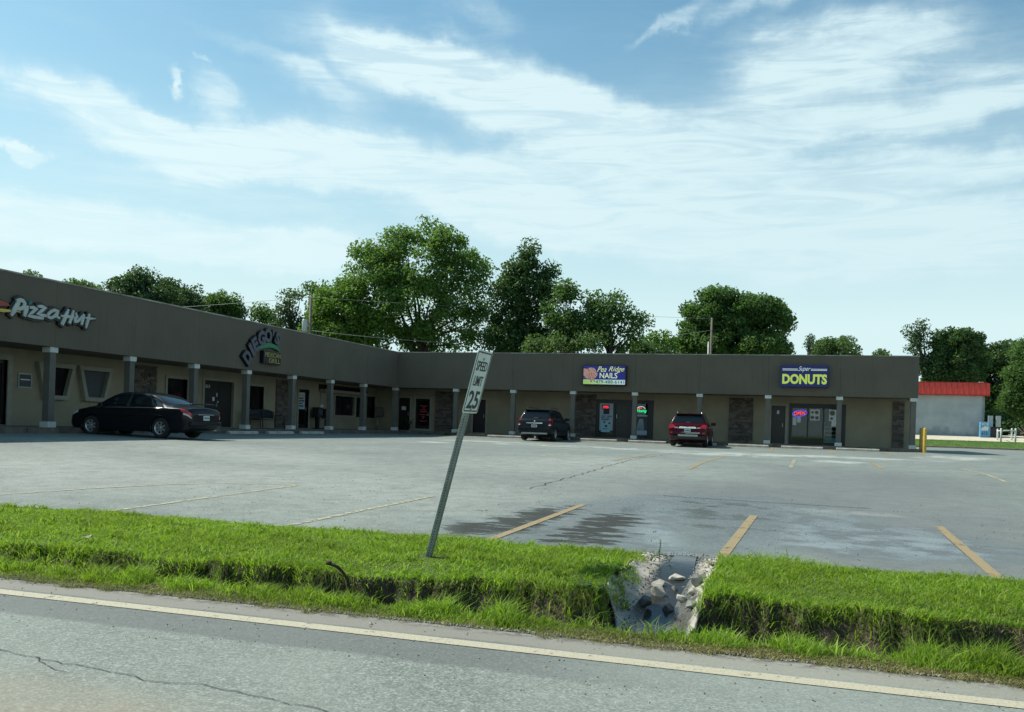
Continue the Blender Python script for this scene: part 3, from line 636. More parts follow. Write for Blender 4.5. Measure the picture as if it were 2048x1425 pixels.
X0d, X1d, Z0d, Z1d = -.60, 1.80, 3.03, 4.18
X0, X1, Z0, Z1 = X0d, X1d, Z0d, Z1d
lime = lit('lime letters', (.55, .66, .10), .3)
boxsign('donut_shop_sign', 'dark blue box sign with heavy lime DONUTS lettering', X0, X1, Z0, Z1, [
    ('blue_face', rect(.02, .98, .03, .97, .305), lit('sign navy', (.010, .014, .12), .15)),
    ('white_lines', many(rect(.04, .36, .815, .84, .311), rect(.04, .36, .76, .785, .311), rect(.63, .96, .815, .84, .311), rect(.63, .96, .76, .785, .311)), lit('sign white', (.6, .68, .62))),
    ('script_lettering', txt('Super', .37, .62, .68, .95, .307, 0, .5), lit('sign white script', (.6, .68, .62))),
    ('name_lettering', txt('DONUTS', .04, .965, .14, .60, .307, .045), lime)], mat('sign edge blue', (.01, .012, .09), .4))
# pizza sign: strokes traced on the left fascia plane
def LP(x, y, sc=10.24, ox=0, oy=580): p = atX(ox+x/sc, oy+y/sc, -22.73); return (p.y, p.z)
def LPs(pts, **k): return [LP(*p, **k) for p in pts]
STR = [([(330, 225), (270, 330), (210, 440), (165, 515)], [.13, .15, .15, .10]), ([(285, 222), (340, 208), (400, 228), (435, 280), (425, 335), (380, 375), (325, 392), (280, 380)], .12),
       ([(490, 345), (455, 430), (430, 525)], [.10, .16, .12]), ([(550, 362), (620, 368), (685, 382), (590, 460), (500, 535), (640, 560), (800, 585)], .105),
       ([(715, 340), (790, 345), (865, 362), (780, 430), (690, 500), (780, 520), (870, 532)], .105),
       ([(1115, 440), (1050, 418), (975, 440), (915, 500), (915, 560), (970, 575), (1040, 545), (1100, 470), (1112, 440), (1090, 510), (1100, 560), (1140, 580)], .10),
       ([(1325, 415), (1275, 540), (1205, 695)], [.09, .14, .16]), ([(1435, 435), (1400, 550), (1355, 670)], [.08, .12, .13]), ([(1180, 535), (1300, 548), (1430, 550)], [.06, .10, .10]),
       ([(1480, 490), (1505, 545), (1455, 610), (1460, 655), (1520, 640), (1590, 575), (1640, 520)], .10), ([(1645, 520), (1620, 600), (1602, 700)], [.08, .13, .10]),
       ([(1760, 505), (1725, 620), (1700, 720), (1690, 785)], [.07, .12, .10, .04]), ([(1665, 572), (1760, 588), (1880, 592)], [.05, .09, .03])]
bkm = MB(); lt = MB()
for i, (p, w_) in enumerate(STR):
    q = LPs(p); ww = [x+.16 for x in (w_ if hasattr(w_, '__len__') else [w_]*len(q))]
    bkm.ribbon(q, ww, .005, .10+.001*i, fL); lt.ribbon(q, w_, .10, .15+.0012*i, fL)
teal = MB().ribbon(LPs([(520, 300), (550, 265), (575, 235)]), [.04, .11, .03], .10, .15, fL)
redr = MB().prism(LPs([(-150, 330), (150, 330), (60, 255), (-40, 215), (-150, 240)])[::-1], .06, .13, fL)
rbk = MB().prism(LPs([(-190, 350), (190, 350), (90, 235), (-40, 190), (-190, 215)])[::-1], .004, .06, fL)
yl = MB().ribbon(LPs([(-150, 410), (0, 425), (135, 430)]), [.10, .10, .09], .06, .13, fL).ribbon(LPs([(265, 440), (340, 460)]), [.05, .03], .10, .16, fL)
thing('pizza_sign', 'white brush-lettered pizza restaurant sign on the left fascia', 'sign', [('backing', bkm, 'blackframe'), ('lettering', lt, noisy('aged white letters', (.50, .54, .50), None, 4, .5)), ('teal_dot', teal, mat('teal', (.02, .16, .14), .5)),
      ('roof_emblem_backing', rbk, 'blackframe'), ('red_roof_emblem', redr, mat('sign red', (.32, .05, .03), .5)), ('yellow_bar', yl, mat('sign yellow', (.62, .45, .08), .5))], loc=(-22.73, 22, 3.5))
# grill sign: arched letters
G8 = dict(sc=14.25, ox=460, oy=640)
face = MB(); shade = MB()
for ch, x, y, w_, h_, rot in [('D', 425, 1060, .50, .62, 52), ('I', 545, 850, .20, .62, 42), ('E', 650, 700, .42, .62, 33), ('G', 830, 530, .56, .64, 16), ('O', 1020, 450, .56, .64, 3), ("'", 1165, 380, .12, .26, -6), ('S', 1285, 540, .40, .56, -22)]:
    s, z = LP(x, y, **G8)
    add_text(face, ch, s-w_/2, s+w_/2, z-h_/2, z+h_/2, .12, fL, .05, 0, R(rot), thick=.03)
    add_text(shade, ch, s-w_*.56, s+w_*.56, z-h_*.55, z+h_*.55, .003, fL, .09, 0, R(rot), thick=.115)
arc = LPs([(610, 970), (690, 880), (780, 800), (900, 742), (1040, 722), (1180, 752), (1270, 810), (1345, 890)], **G8)
a1 = MB().ribbon(arc, [.02, .08, .14, .19, .21, .19, .14, .05], .05, .12, fL); a2 = MB().ribbon(arc, [.1, .14, .19, .24, .26, .24, .19, .1], .003, .05, fL)
b0 = LP(850, 905, **G8); b1 = LP(1330, 1270, **G8)
x0b, x1b, z1b, z0b = b0[0], b1[0], 3.53, 2.955
bx = MB().bevbox(x0b, x1b, .004, .22, z0b, z1b, .015, lambda s, h, z: (-22.73+h, s, z))
tx = MB(); z0b, z1b = 2.955, 3.53; add_text(tx, 'MEXICAN', x0b+.10, x1b-.05, z0b+.31, z1b-.06, .221, fL, .0); add_text(tx, 'GRILL', x0b+.40, x1b-.08, z0b+.06, z0b+.26, .221, fL, .0)
thing('grill_sign', 'arched grey restaurant lettering with a green arc and a black MEXICAN GRILL box', 'sign',
      [('arched_lettering', face, noisy('grey violet letters', (.10, .10, .125), None, 6, .5)), ('letter_sides', shade, 'blackframe'), ('green_arc', a1, mat('sign green', (.02, .22, .09), .5)), ('arc_side', a2, 'blackframe'), ('sign_box', bx, 'blackframe'), ('box_lettering', tx, mat('dull yellow', (.40, .36, .07), .5))], loc=(-22.73, 34.6, 3.5))
# ------------------------------------------------------------------ things on the walkway
be = empty('bench', (-24.5, 37.95, 0)); tag(be, 'black metal patio bench with curved back under the grill windows', 'bench')
fr_ = MB()
def bt(pts, r_=.018): fr_.tube([(x, y, z) for x, y, z in pts], r_, 6)
def bench_geo():
    l, r2 = -1.05, 1.05
    for y_ in (l, 0, r2): fr_.tube([(-.1, y_, 0), (-.12, y_, .42), (-.22, y_, .84)], .018, 6)
    for y_ in (l, r2): fr_.tube([(.45, y_, 0), (.42, y_, .42), (.38, y_, .6), (.28, y_, .66), (-.15, y_, .63)], .018, 6)
    fr_.tube([(-.22, l, .82), (-.24, l*.6, .90), (-.25, 0, .93), (-.24, r2*.6, .90), (-.22, r2, .82)], .018, 6)
    fr_.tube([(-.16, l, .5), (-.16, r2, .5)], .016, 6); fr_.tube([(.42, l, .42), (.42, r2, .42)], .018, 6); fr_.tube([(-.12, l, .42), (-.12, r2, .42)], .018, 6)
bench_geo(); fr_.build('frame', M['black_plastic'], be)
MB().add([(-.17, -1.03, .5), (-.17, 1.03, .5), (-.235, 1.03, .82), (-.255, .5, .9), (-.26, 0, .92), (-.255, -.5, .9), (-.235, -1.03, .82)], [(0, 1, 2, 3, 4, 5, 6)]).build('backrest', M['blackframe'], be)
MB().box(-.1, .4, -1.02, 1.02, .425, .445).build('seat', M['blackframe'], be)
def news(name, label, x, y, h, w_, mt, rz=0):
    o = empty(name, (x, y, 0), rz); tag(o, label, 'news box', 'newspaper boxes by the door')
    MB().bevbox(-.2, .2, -w_/2, w_/2, h-.55, h, .03).build('cabinet', M[mt], o)
    MB().box(.2, .215, -w_/2+.05, w_/2-.05, h-.42, h-.08).build('window', M['blind'], o)
    MB().bevbox(-.10, .10, -.08, .08, .04, h-.56, .01).build('pedestal', M['dark'], o); MB().bevbox(-.2, .2, -.2, .2, 0.002, .045, .01).build('foot', M['dark'], o)
    return o
news('newspaper_box', 'rounded dark newspaper box beside the poster door', -24.85, 43.62, 1.18, .48, 'black_plastic')
o = news('newspaper_box', 'dark newspaper box with a white sticker on its pedestal', -24.6, 44.2, 1.12, .5, 'black_plastic')
MB().box(.101, .106, -.07, .07, .3, .48).build('sticker', M['paper'], o)
mt_ = empty('meter_cabinet', (-24.75, 51.1, 0)); tag(mt_, 'grey utility cabinet on a short post in the inner corner', 'utility box')
MB().bevbox(-.12, .14, -.42, .42, .82, 1.42, .02).build('cabinet', M['post'], mt_); MB().box(.142, .15, -.36, .36, .88, 1.36).build('cabinet_door', M['post'], mt_); MB().tube([(0, -.22, 0), (0, -.22, .83)], .05, 8).build('post', M['steel'], mt_)
thing('wall_placard', 'narrow white wall placard with red print left of the beam column', 'sign', [('board', MB().box(44.62, 44.85, 2.27, 2.345, .78, 1.35, wL), 'paper'), ('print', MB().box(44.68, 44.8, 2.26, 2.268, .9, 1.0, wL).box(44.66, 44.76, 2.26, 2.268, 1.1, 1.2, wL), 'red_ink'), ('downpipe', MB().box(44.60, 44.66, 2.27, 2.345, 1.36, 2.05, wL), 'frame')])
# wheel stops
M['stop'] = noisy('wheel stop concrete', (.50, .47, .40), (.33, .30, .25), 4, .9, .4, 30)
def stopmesh():
    b = MB(); L_ = 2.05; pr = [(-.09, 0), (.09, 0), (.08, .09), (.05, .125), (-.05, .125), (-.08, .09)]
    b.prism([(p[0], p[1]) for p in pr], -L_/2, L_/2, lambda y, z, x: (x, y, z)); return b.build('wheel_stop', M['stop'], bevel=.01)
ws = stopmesh(); first = True
def stopat(x, y, rz, label, gl='wheel stops along the shops'):
    global first
    o = ws if first else ws.copy()
    if not first: COL.objects.link(o)
    first = False; o.location = (x, y, float(zlot(x, y))+.004); o.rotation_euler = (rnd.uniform(-.01, .01), 0, rz); tag(o, label, 'wheel stop', gl)
for x, l in [(-15.55, 'concrete wheel stop just left of the black SUV'), (-12.75, 'concrete wheel stop in front of the black SUV'), (-10.1, 'concrete wheel stop before the salon poster window'), (-7.42, 'concrete wheel stop between the salon column and the red SUV'),
             (-4.75, 'concrete wheel stop under the nose of the red SUV'), (-2.1, 'concrete wheel stop before the stone panel near the donut shop'), (.58, 'concrete wheel stop before the donut shop window'), (3.27, 'rightmost concrete wheel stop before the blank tan wall')]: stopat(x, 48.45, rnd.uniform(-.015, .015), l)
for y_, l in [(32.1, 'shaded wheel stop nearest behind the sedan tail'), (34.95, 'shaded wheel stop in front of the bench'), (37.7, 'shaded wheel stop before the poster door'), (18.5, 'shaded wheel stop at the left edge by the first column')]: stopat(-21.75, y_, R(90), l)
# ------------------------------------------------------------------ bollards
M['bollard'] = noisy('yellow bollard paint', (.62, .40, .05), (.45, .28, .04), 5, .5)
for k, (x, y, l) in enumerate([(6.44, 48.9, 'yellow steel bollard in front at the building corner'), (6.5, 50.7, 'yellow steel bollard half hidden behind the front one')]):
    z = float(zlot(x, y)); b = MB().lathe([(.085, 0), (.085, 1.18), (.07, 1.22), (.03, 1.235), (.0005, 1.24)], 20); o = b.build('bollard', M['bollard'], loc=(x, y, z)); tag(o, l, 'bollard', 'yellow bollards at the corner')
# ------------------------------------------------------------------ speed limit sign
sgn = empty('speed_limit_sign', (-3.05, 7.45, -.672)); tag(sgn, 'leaning white speed limit 25 sign on a perforated green-grey post in the grass', 'road sign')
sgn.rotation_euler = (R(.5), R(13.6), R(2))
sw, shh, zt_ = .425, .572, 1.955
ps = MB(); TW = .0255
ps.bevbox(-.032-TW, -.032+TW, -TW, TW, -.3, zt_-.03, .004)
pst = ps.build('post', noisy('green steel post', (.27, .29, .26), (.17, .19, .17), 20, .5, metal=.35), sgn)
hl = MB(); z = .05
while z < zt_-.06:
    c8 = [(.0058*math.cos(q*math.pi/4+.4), .0058*math.sin(q*math.pi/4+.4)) for q in range(8)]
    hl.prism([(c[0], c[1]+z) for c in c8], 0, .0006, lambda a, b, h: (-.032+a, -TW-h, b)); hl.prism([(c[0], c[1]+z) for c in c8], 0, .0006, lambda a, b, h: (-.032+TW+h, a, b)); z += .0254
hl.build('punched_holes', M['dark'], pst)
def rrect(w_, h_, r_, n=5):
    o = []
    for cx, cy, a0 in ((w_/2-r_, h_/2-r_, 0), (-w_/2+r_, h_/2-r_, 90), (-w_/2+r_, -h_/2+r_, 180), (w_/2-r_, -h_/2+r_, 270)):
        for k in range(n+1): q = R(a0+90*k/n); o.append((cx+r_*math.cos(q), cy+r_*math.sin(q)))
    return o
sm_ = lambda a, b, h: (h, a, b+zt_-shh/2)
o = MB().prism(rrect(sw, shh, .035), -.004, .0, sm_).build('panel', noisy('sign white sheeting', (.80, .84, .80), (.70, .74, .70), 5, .4), sgn)
bd = MB(); A_ = rrect(sw-.03, shh-.03, .028); B_ = rrect(sw-.052, shh-.052, .018)
for i in range(len(A_)): j = (i+1) % len(A_); bd.prism([A_[i], A_[j], B_[j], B_[i]], 0, .0025, sm_)
bd.build('border', M['black_plastic'], o)
tx = MB(); add_text(tx, 'SPEED', -.150, .150, .100, .188, .0, sm_, .008, thick=.0025); add_text(tx, 'LIMIT', -.122, .122, -.035, .053, .0, sm_, .008, thick=.0025); add_text(tx, '25', -.150, .150, -.245, -.080, .0, sm_, .02, thick=.0025); tx.build('lettering', M['black_plastic'], o)
bl = MB().lathe([(.012, 0), (.012, .006), (.0005, .009)], 10, Matrix.Translation(sm_(-0.005, .21, .0025)) @ Matrix.Rotation(R(90), 4, 'Y')).lathe([(.012, 0), (.012, .006), (.0005, .009)], 10, Matrix.Translation(sm_(-.005, -.255, .0025)) @ Matrix.Rotation(R(90), 4, 'Y')); bl.build('bolt', M['steel'], o)
# ------------------------------------------------------------------ bent rusty pipe
pv = [atY(705, 1205, 6.35), atY(700, 1180, 6.35), atY(694, 1158, 6.34), atY(687, 1147, 6.33), atY(676, 1135, 6.3), atY(660, 1127, 6.27)]
o = MB().tube(pv, [.011, .011, .012, .012, .013, .013], 8).tube([pv[-1]+Vector((.008, 0, -.002)), pv[-1]+Vector((-.025, 0, .004))], [.017, .019], 8).build('rusty_pipe', noisy('rust', (.09, .04, .022), (.03, .018, .014), 30, .9, .5, 60)); tag(o, 'bent rusty pipe sticking out of the ditch bank', 'pipe')
# ------------------------------------------------------------------ concrete chute with water and stones
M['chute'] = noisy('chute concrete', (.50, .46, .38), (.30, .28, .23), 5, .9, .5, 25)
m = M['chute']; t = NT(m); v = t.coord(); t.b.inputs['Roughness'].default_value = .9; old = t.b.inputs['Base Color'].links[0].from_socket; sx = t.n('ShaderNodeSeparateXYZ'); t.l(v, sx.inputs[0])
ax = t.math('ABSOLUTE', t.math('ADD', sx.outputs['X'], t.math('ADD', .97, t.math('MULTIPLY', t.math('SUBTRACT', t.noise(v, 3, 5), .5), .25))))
low_shade = t.math('MULTIPLY', t.math('SUBTRACT', 1, t.smooth(sx.outputs['Y'], 7.0, 7.9)), .13); wt = t.math('SUBTRACT', 1, t.smooth(t.math('SUBTRACT', ax, low_shade), .15, .22)); old = t.mix(t.smooth(t.noise(v, 9, 9, .75), .50, .62), old, (.13, .11, .085)); t.base(t.mix(t.math('MULTIPLY', wt, .85), old, (.045, .045, .042))); t.rough(t.ramp(wt, [(0, .9), (1, .25)]))  # wet floor; dark band widened lower down as painted-in shade of the left bank
ch = MB(); ny, nx = 40, 40; V, F = [], []
for top in (0, 1):
    for j in range(ny+1):
        for i in range(nx+1):
            y0_ = 6.25+.66*float(sst((-(i/nx*2-1)-.15)/.8)); y = y0_+(9.05-y0_)*j/ny; rag = .005*math.sin(y*13+1)+.004*math.sin(y*31)+.003*math.sin(y*57); x = -.985+(i/nx*2-1)*(.385+(rag if abs(i/nx*2-1) > .85 else 0)); V.append((x, y+(.035*math.sin(i*.5)+.10*abs(i/nx*2-1) if j == 0 else 0), float(zch(x, y))+(.0 if top else rnd.uniform(-.005, .005)+.007*math.sin(x*23+y*9)*math.sin(y*17)-.06)))
N = (ny+1)*(nx+1)
for j in range(ny):
    for i in range(nx):
        a = j*(nx+1)+i; F += [(a, a+nx+1, a+nx+2, a+1), (N+a, N+a+1, N+a+nx+2, N+a+nx+1)]
for j in range(ny): a = j*(nx+1); F += [(a, N+a, N+a+nx+1, a+nx+1), (a+nx, a+nx+nx+1, N+a+nx+nx+1, N+a+nx)]
for i in range(nx): F += [(i, i+1, N+i+1, N+i)]
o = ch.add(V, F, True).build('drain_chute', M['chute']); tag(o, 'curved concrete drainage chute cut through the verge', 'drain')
M['water'] = mat('shallow water', (.03, .032, .03), .09, spec=.22); t = NT(M['water']); t.bump(t.noise(t.coord((1, 1, 1)), 22, 3), .25, .01)
V, F = [], []
for j in range(31):
    y = 6.3+2.7*j/30; fl = float(zch(-.96, y)); w_ = .135+.03*math.sin(y*4)+.10*float(sst((7.6-y)/1.2)); c_ = -.965+.02*math.sin(y*2.2)
    for i in range(7): x = c_+(i/3-1)*w_; V.append((x, y, fl+.020+.012*float(sst((7.2-y)/1))))
for j in range(30):
    for i in range(6): a = j*7+i; F.append((a, a+1, a+8, a+7))
tag(MB().add(V, F, True).build('drain_water', M['water'], recalc=False), kind='structure')
def rockmesh(seed, w_, h_, d_, flat=.0):
    r_ = random.Random(seed); bm = bmesh.new()
    for _ in range(15):
        d = Vector((r_.gauss(0, 1), r_.gauss(0, 1), r_.gauss(0, 1))).normalized()*r_.uniform(.85, 1.12); bm.verts.new((d.x*w_/2, d.y*d_/2, d.z*h_/2))
    res = bmesh.ops.convex_hull(bm, input=bm.verts[:]); bmesh.ops.delete(bm, geom=[g_ for g_ in res['geom_interior'] if isinstance(g_, bmesh.types.BMVert)], context='VERTS')
    bmesh.ops.bevel(bm, geom=bm.edges[:], offset=w_*.03, segments=1, affect='EDGES'); bm.verts.index_update()
    mb = MB(); mb.add([tuple(v.co) for v in bm.verts], [tuple(v.index for v in f.verts) for f in bm.faces], False); bm.free(); return mb
M['rock_pale'] = noisy('pale limestone', (.58, .54, .45), (.34, .31, .26), 14, .9, .5, 60)
M['rock_dark'] = noisy('dark wet stone', (.10, .11, .115), (.05, .055, .06), 12, .5, .5, 60)
M['rock_grey'] = noisy('grey stone', (.30, .30, .27), (.18, .18, .17), 14, .85, .5, 60)
for k, (px, py, w_, h_, mt, lab) in enumerate([
    (1352.6, 1162, 33, 13, 'rock_pale', 'long flat pale stone lying across the top of the chute'), (1316.6, 1175, 24, 18, 'rock_pale', 'pointed pale stone at the upper left of the water'),
    (1315.7, 1196, 29, 24, 'rock_pale', 'largest pale block stone on the left of the water'), (1349, 1184, 13, 14, 'rock_grey', 'smallest upright stone standing in the middle of the water'),
    (1393, 1173, 26, 25, 'rock_grey', 'tall wedge-shaped grey stone on the right bank'), (1403.6, 1160, 18, 17, 'rock_pale', 'small rounded pale stone beside the dry weeds at the lot'),
    (1385, 1191, 27, 16, 'rock_pale', 'oblong pale stone below the wedge-shaped one'), (1362, 1205, 19, 18, 'rock_pale', 'small pale stone just above the dark ones'),
    (1289, 1214, 27, 24, 'rock_dark', 'dark rounded stone leaning on the left side of the chute'), (1335, 1224, 25, 20, 'rock_dark', 'dark mossy stone low in the water'), (1384, 1218, 30, 17, 'rock_grey', 'slanting grey-green stone on the lower right bank')]):
    z = -.8
    for _ in range(12): p = atz(px, py, z); z = .5*z+.5*float(zch(p.x, p.y))
    sc = 1.12/223*(p.y/7.6); h_m = h_*sc*1.1
    o = rockmesh(k*7+3, w_*sc, h_m, w_*sc*.8).build('stone', M[mt], loc=(p.x, p.y, z+h_m*.34)); o.rotation_euler = (0, 0, rnd.uniform(-.5, .5)); tag(o, lab, 'stone', 'loose stones in the drain chute')
# ------------------------------------------------------------------ cars
def crom(T, x):
    """monotone-ish interpolation of a station table at x"""
    T = np.array(T, float); i = int(np.clip(np.searchsorted(T[:, 0], x)-1, 0, len(T)-2)); h = T[i+1, 0]-T[i, 0]; u = min(max((x-T[i, 0])/h, 0), 1)
    def slope(k):
        if k <= 0 or k >= len(T)-1: return (T[min(k+1, len(T)-1)]-T[max(k-1, 0)])/max(T[min(k+1, len(T)-1), 0]-T[max(k-1, 0), 0], 1e-6)
        a = (T[k]-T[k-1])/(T[k, 0]-T[k-1, 0]); b = (T[k+1]-T[k])/(T[k+1, 0]-T[k, 0]); m_ = np.where(a*b > 0, 2*a*b/np.where(np.abs(a+b) < 1e-9, 1, a+b), 0); return m_
    m0, m1 = slope(i), slope(i+1); u2, u3 = u*u, u*u*u
    return (2*u3-3*u2+1)*T[i]+(u3-2*u2+u)*h*m0+(-2*u3+3*u2)*T[i+1]+(u3-u2)*h*m1
def section(T, x):
    _, zb, hw, zs, zt, rw, dr = crom(T, x); zm = zb+.52*(zs-zb)
    return [(0, zb), (hw*.8, zb), (hw*.965, zb+.09), (hw, zm), (hw*.985, zs-.10), (hw*.955, zs), (rw+.30*(hw*.955-rw), zs+(zt-dr-zs)*.66), (rw, zt-dr), (rw*.62, zt-dr*.22), (0, zt)]
def spt(T, x, v):
    P = section(T, x); n = len(P)-1; v = min(max(v, 0), n-1e-6); i = int(v); u = v-i
    p0, p1, p2, p3 = P[max(i-1, 0)], P[i], P[i+1], P[min(i+2, n)]
    if i == n-1: p3 = (-P[n-1][0], P[n-1][1])
    def f(a, b, c, d): return b+.5*u*((c-a)+u*((2*a-5*b+4*c-d)+u*(3*(b-c)+d-a)))*.85+u*(c-b)*.15 if False else .5*((2*b)+(-a+c)*u+(2*a-5*b+4*c-d)*u*u+(-a+3*b-3*c+d)*u**3)
    return Vector((x, f(p0[0], p1[0], p2[0], p3[0]), f(p0[1], p1[1], p2[1], p3[1])))
def surf(T, x, v, side=1, off=0):
    p = spt(T, x, v)
    if off:
        a = spt(T, x+.01, v)-spt(T, x-.01, v); b = spt(T, x, min(v+.03, 8.99))-spt(T, x, v-.03); n = a.cross(b).normalized()
        if n.y < 0 and v < 7: n = -n
        if n.z < 0 and v >= 7: n = -n
        p = p+n*off
    return (p.x, p.y*side, p.z)
def patch(T, poly_x, v0, v1, nu=10, nv=6, side=1, off=.006, thick=.012):
    """surface patch: poly_x(w) gives x range at height fraction w"""
    mb = MB(); V, F = [], []
    for lay, o_ in enumerate((off, off-thick)):
        for j in range(nv+1):
            w_ = j/nv; xa, xb = poly_x(w_)
            for i in range(nu+1): V.append(surf(T, xa+(xb-xa)*i/nu, v0+(v1-v0)*w_, side, o_))
    N_ = (nu+1)*(nv+1)
    for j in range(nv):
        for i in range(nu): a = j*(nu+1)+i; F += [(a, a+1, a+nu+2, a+nu+1), (N_+a, N_+a+nu+1, N_+a+nu+2, N_+a+1)]
    for j in range(nv): a = j*(nu+1); F += [(a, a+nu+1, N_+a+nu+1, N_+a), (a+nu, N_+a+nu, N_+a+nu+nu+1, a+nu+nu+1)]
    for i in range(nu): a = nv*(nu+1)+i; F += [(i, N_+i, N_+i+1, i+1), (a, a+1, N_+a+1, N_+a)]
    return mb.add(V, F, True)
def across(T, xf, v0, n=16, m_=6, off=.006):
    """patch spanning both sides over the top; xf(v)->(xa,xb)"""
    mb = MB(); V, F = [], []
    for j in range(n+1):
        q = j/n*2-1; v = 9-abs(q)*(9-v0); s_ = 1 if q >= 0 else -1
        xa, xb = xf(abs(q))
        for i in range(m_+1): V.append(surf(T, xa+(xb-xa)*i/m_, min(v, 8.98), s_, off))
    for j in range(n):
        for i in range(m_): a = j*(m_+1)+i; F.append((a, a+1, a+m_+2, a+m_+1))
    return mb.add(V, F, True)
def wheel(car, x, y, r_, w_, spokes, side):
    W = empty('wheel', (x, y, r_), parent=car); W.rotation_euler = (R(-90*side), 0, 0)
    hw = w_/2; MB().lathe([(r_*.62, -hw), (r_*.9, -hw), (r_*.985, -hw*.75), (r_, -hw*.3), (r_, hw*.3), (r_*.985, hw*.75), (r_*.9, hw), (r_*.64, hw*.96), (r_*.62, hw*.4)], 32).build('tyre', M['tyre'], W)
    rm = MB(); rr = r_*.64; rm.lathe([(rr, hw*.9), (rr*.9, hw*.84), (rr*.88, hw*.2), (rr*.86, -hw)], 32)
    for k in range(spokes):
        a = 2*math.pi*k/spokes
        pts = [(0.0, rr*.16, -.06), (rr*.9, 0, 0)]
        c_, s__ = math.cos(a), math.sin(a)
        def mp(u, v, z): return (u*c_-v*s__, u*s__+v*c_, z)
        rm.prism([(rr*.1, -rr*.16), (rr*.92, -rr*.11), (rr*.92, rr*.11), (rr*.1, rr*.16)], hw*.5, hw*.8, mp)
    rm.lathe([(.0005, hw*.86), (rr*.2, hw*.84), (rr*.22, hw*.5)], 16); rm.build('rim', M['alloy'], W)
    MB().lathe([(.0005, hw*.3), (rr*.87, hw*.3), (rr*.87, hw*.25)], 20).build('brake_disc', M['dark'], W)
M['tyre'] = noisy('tyre rubber', (.022, .022, .022), None, 20, .85); M['alloy'] = mat('alloy', (.55, .56, .56), .3, metal=.8); M['chrome'] = mat('chrome', (.75, .78, .8), .12, metal=1)
M['carglass'] = mat('tinted car glass', (.006, .012, .015), .08, spec=.4)
M['lens'] = mat('red lamp lens', (.42, .012, .015), .15, coat=.5); M['lens_clear'] = mat('clear lamp lens', (.6, .55, .5), .15, coat=.5); M['plate'] = noisy('plate', (.55, .62, .62), None, 30, .4)
M['under'] = mat('underbody black', (.01, .01, .01), .9)
def car(name, label, cat, T, L_, W_, wb, xr, tr, wr, ww, spokes, pm, loc, heading, group=None):
    C_ = empty(name, loc, heading); tag(C_, label, cat, group)
    nx_ = 150; nv_ = 54; V = []; F = []; xs_ = np.concatenate([np.linspace(0, .6, 40)[:-1], np.linspace(.6, L_-.6, 90)[:-1], np.linspace(L_-.6, L_, 40)])
    for x in xs_:
        for j in range(nv_+1): V.append(surf(T, x, 9*j/nv_*.9999, 1))
        for j in range(nv_-1, 0, -1): V.append(surf(T, x, 9*j/nv_*.9999, -1))
    per = 2*nv_; arch = wr+.045
    for i in range(len(xs_)-1):
        for j in range(per):
            a, b, c_, d = i*per+j, i*per+(j+1) % per, (i+1)*per+(j+1) % per, (i+1)*per+j
            mx_ = (V[a][0]+V[c_][0])/2; mz = (V[a][2]+V[c_][2])/2; my = abs(V[a][1]+V[c_][1])/2
            if my > W_*.30 and any(math.hypot(mx_-wx, mz-wr) < arch for wx in (xr, xr+wb)): continue
            F.append((a, b, c_, d))
    n = len(xs_); F.append(tuple(range(per))[::-1]); F.append(tuple((n-1)*per+j for j in range(per)))
    body = MB().add(V, F, True); body.sm[-2:] = [False, False]; bo = body.build('body', pm, C_)
    for wx in (xr, xr+wb):
        for s_ in (1, -1):
            wl = MB(); pts = [(wx+arch*math.cos(q), s_*W_*.475, wr+arch*math.sin(q)) for q in [R(-20+220*k/18) for k in range(19)]]
            wl.tube(pts, .028, 6); wl.build('wheel_arch', pm, C_)
            inn = MB(); P_ = [(wx+(arch+.01)*math.cos(q), wr+(arch+.01)*math.sin(q)) for q in [R(-25+230*k/18) for k in range(19)]]
            VV = [(x, s_*y, z) for x, z in P_ for y in (W_*.475, W_*.22)]; inn.add(VV, [(2*k, 2*k+2, 2*k+3, 2*k+1) for k in range(18)], True).add([(x, s_*W_*.22, z) for x, z in P_], [tuple(range(19))]); inn.build('wheel_well', M['under'], C_, recalc=False)
            wheel(C_, wx, s_*(tr/2), wr, ww, spokes, s_)
    return C_
def panel_lines(C_, T, segs):
    mb = MB()
    for s_ in (1, -1):
        for pts in segs: mb.tube([surf(T, x, v, s_, .001) for x, v in pts], .0045, 4)
    mb.build('panel_gap', M['dark'], C_)
# --- sedan
TS = [(0, .38, .66, .74, .80, .60, .04), (.03, .32, .77, .82, .90, .68, .04), (.10, .27, .84, .90, .985, .72, .04), (.30, .24, .885, .95, 1.03, .75, .05), (.62, .22, .90, .965, 1.055, .76, .05), (.78, .21, .90, .965, 1.08, .745, .05), (1.15, .20, .90, .965, 1.26, .67, .05), (1.55, .19, .90, .96, 1.415, .60, .05),
      (2.0, .19, .90, .955, 1.475, .585, .05), (2.5, .19, .90, .95, 1.485, .59, .05), (2.9, .19, .90, .945, 1.44, .60, .05), (3.3, .19, .90, .94, 1.27, .66, .05), (3.72, .20, .895, .925, 1.03, .74, .05), (4.2, .21, .875, .86, .95, .72, .06), (4.55, .22, .83, .76, .85, .66, .06), (4.73, .25, .72, .64, .74, .58, .05), (4.80, .32, .58, .56, .64, .48, .04)]
def paintm(name, col, rough=.3):
    return mat(name, col, rough, spec=.15, coat=.16)
zc_ = lambda x, y: float(zlot(x, y))+.01
SED = car('sedan', 'black four-door sedan with a small boot spoiler parked nose-in at the left shops', 'car', TS, 4.80, 1.80, 2.72, 1.08, 1.545, .33, .21, 7, paintm('black car paint', (.008, .009, .012)), (-18.12, 24.68, zc_(-19.5, 24.7)), R(180))
pm = SED.children[0].data.materials[0]
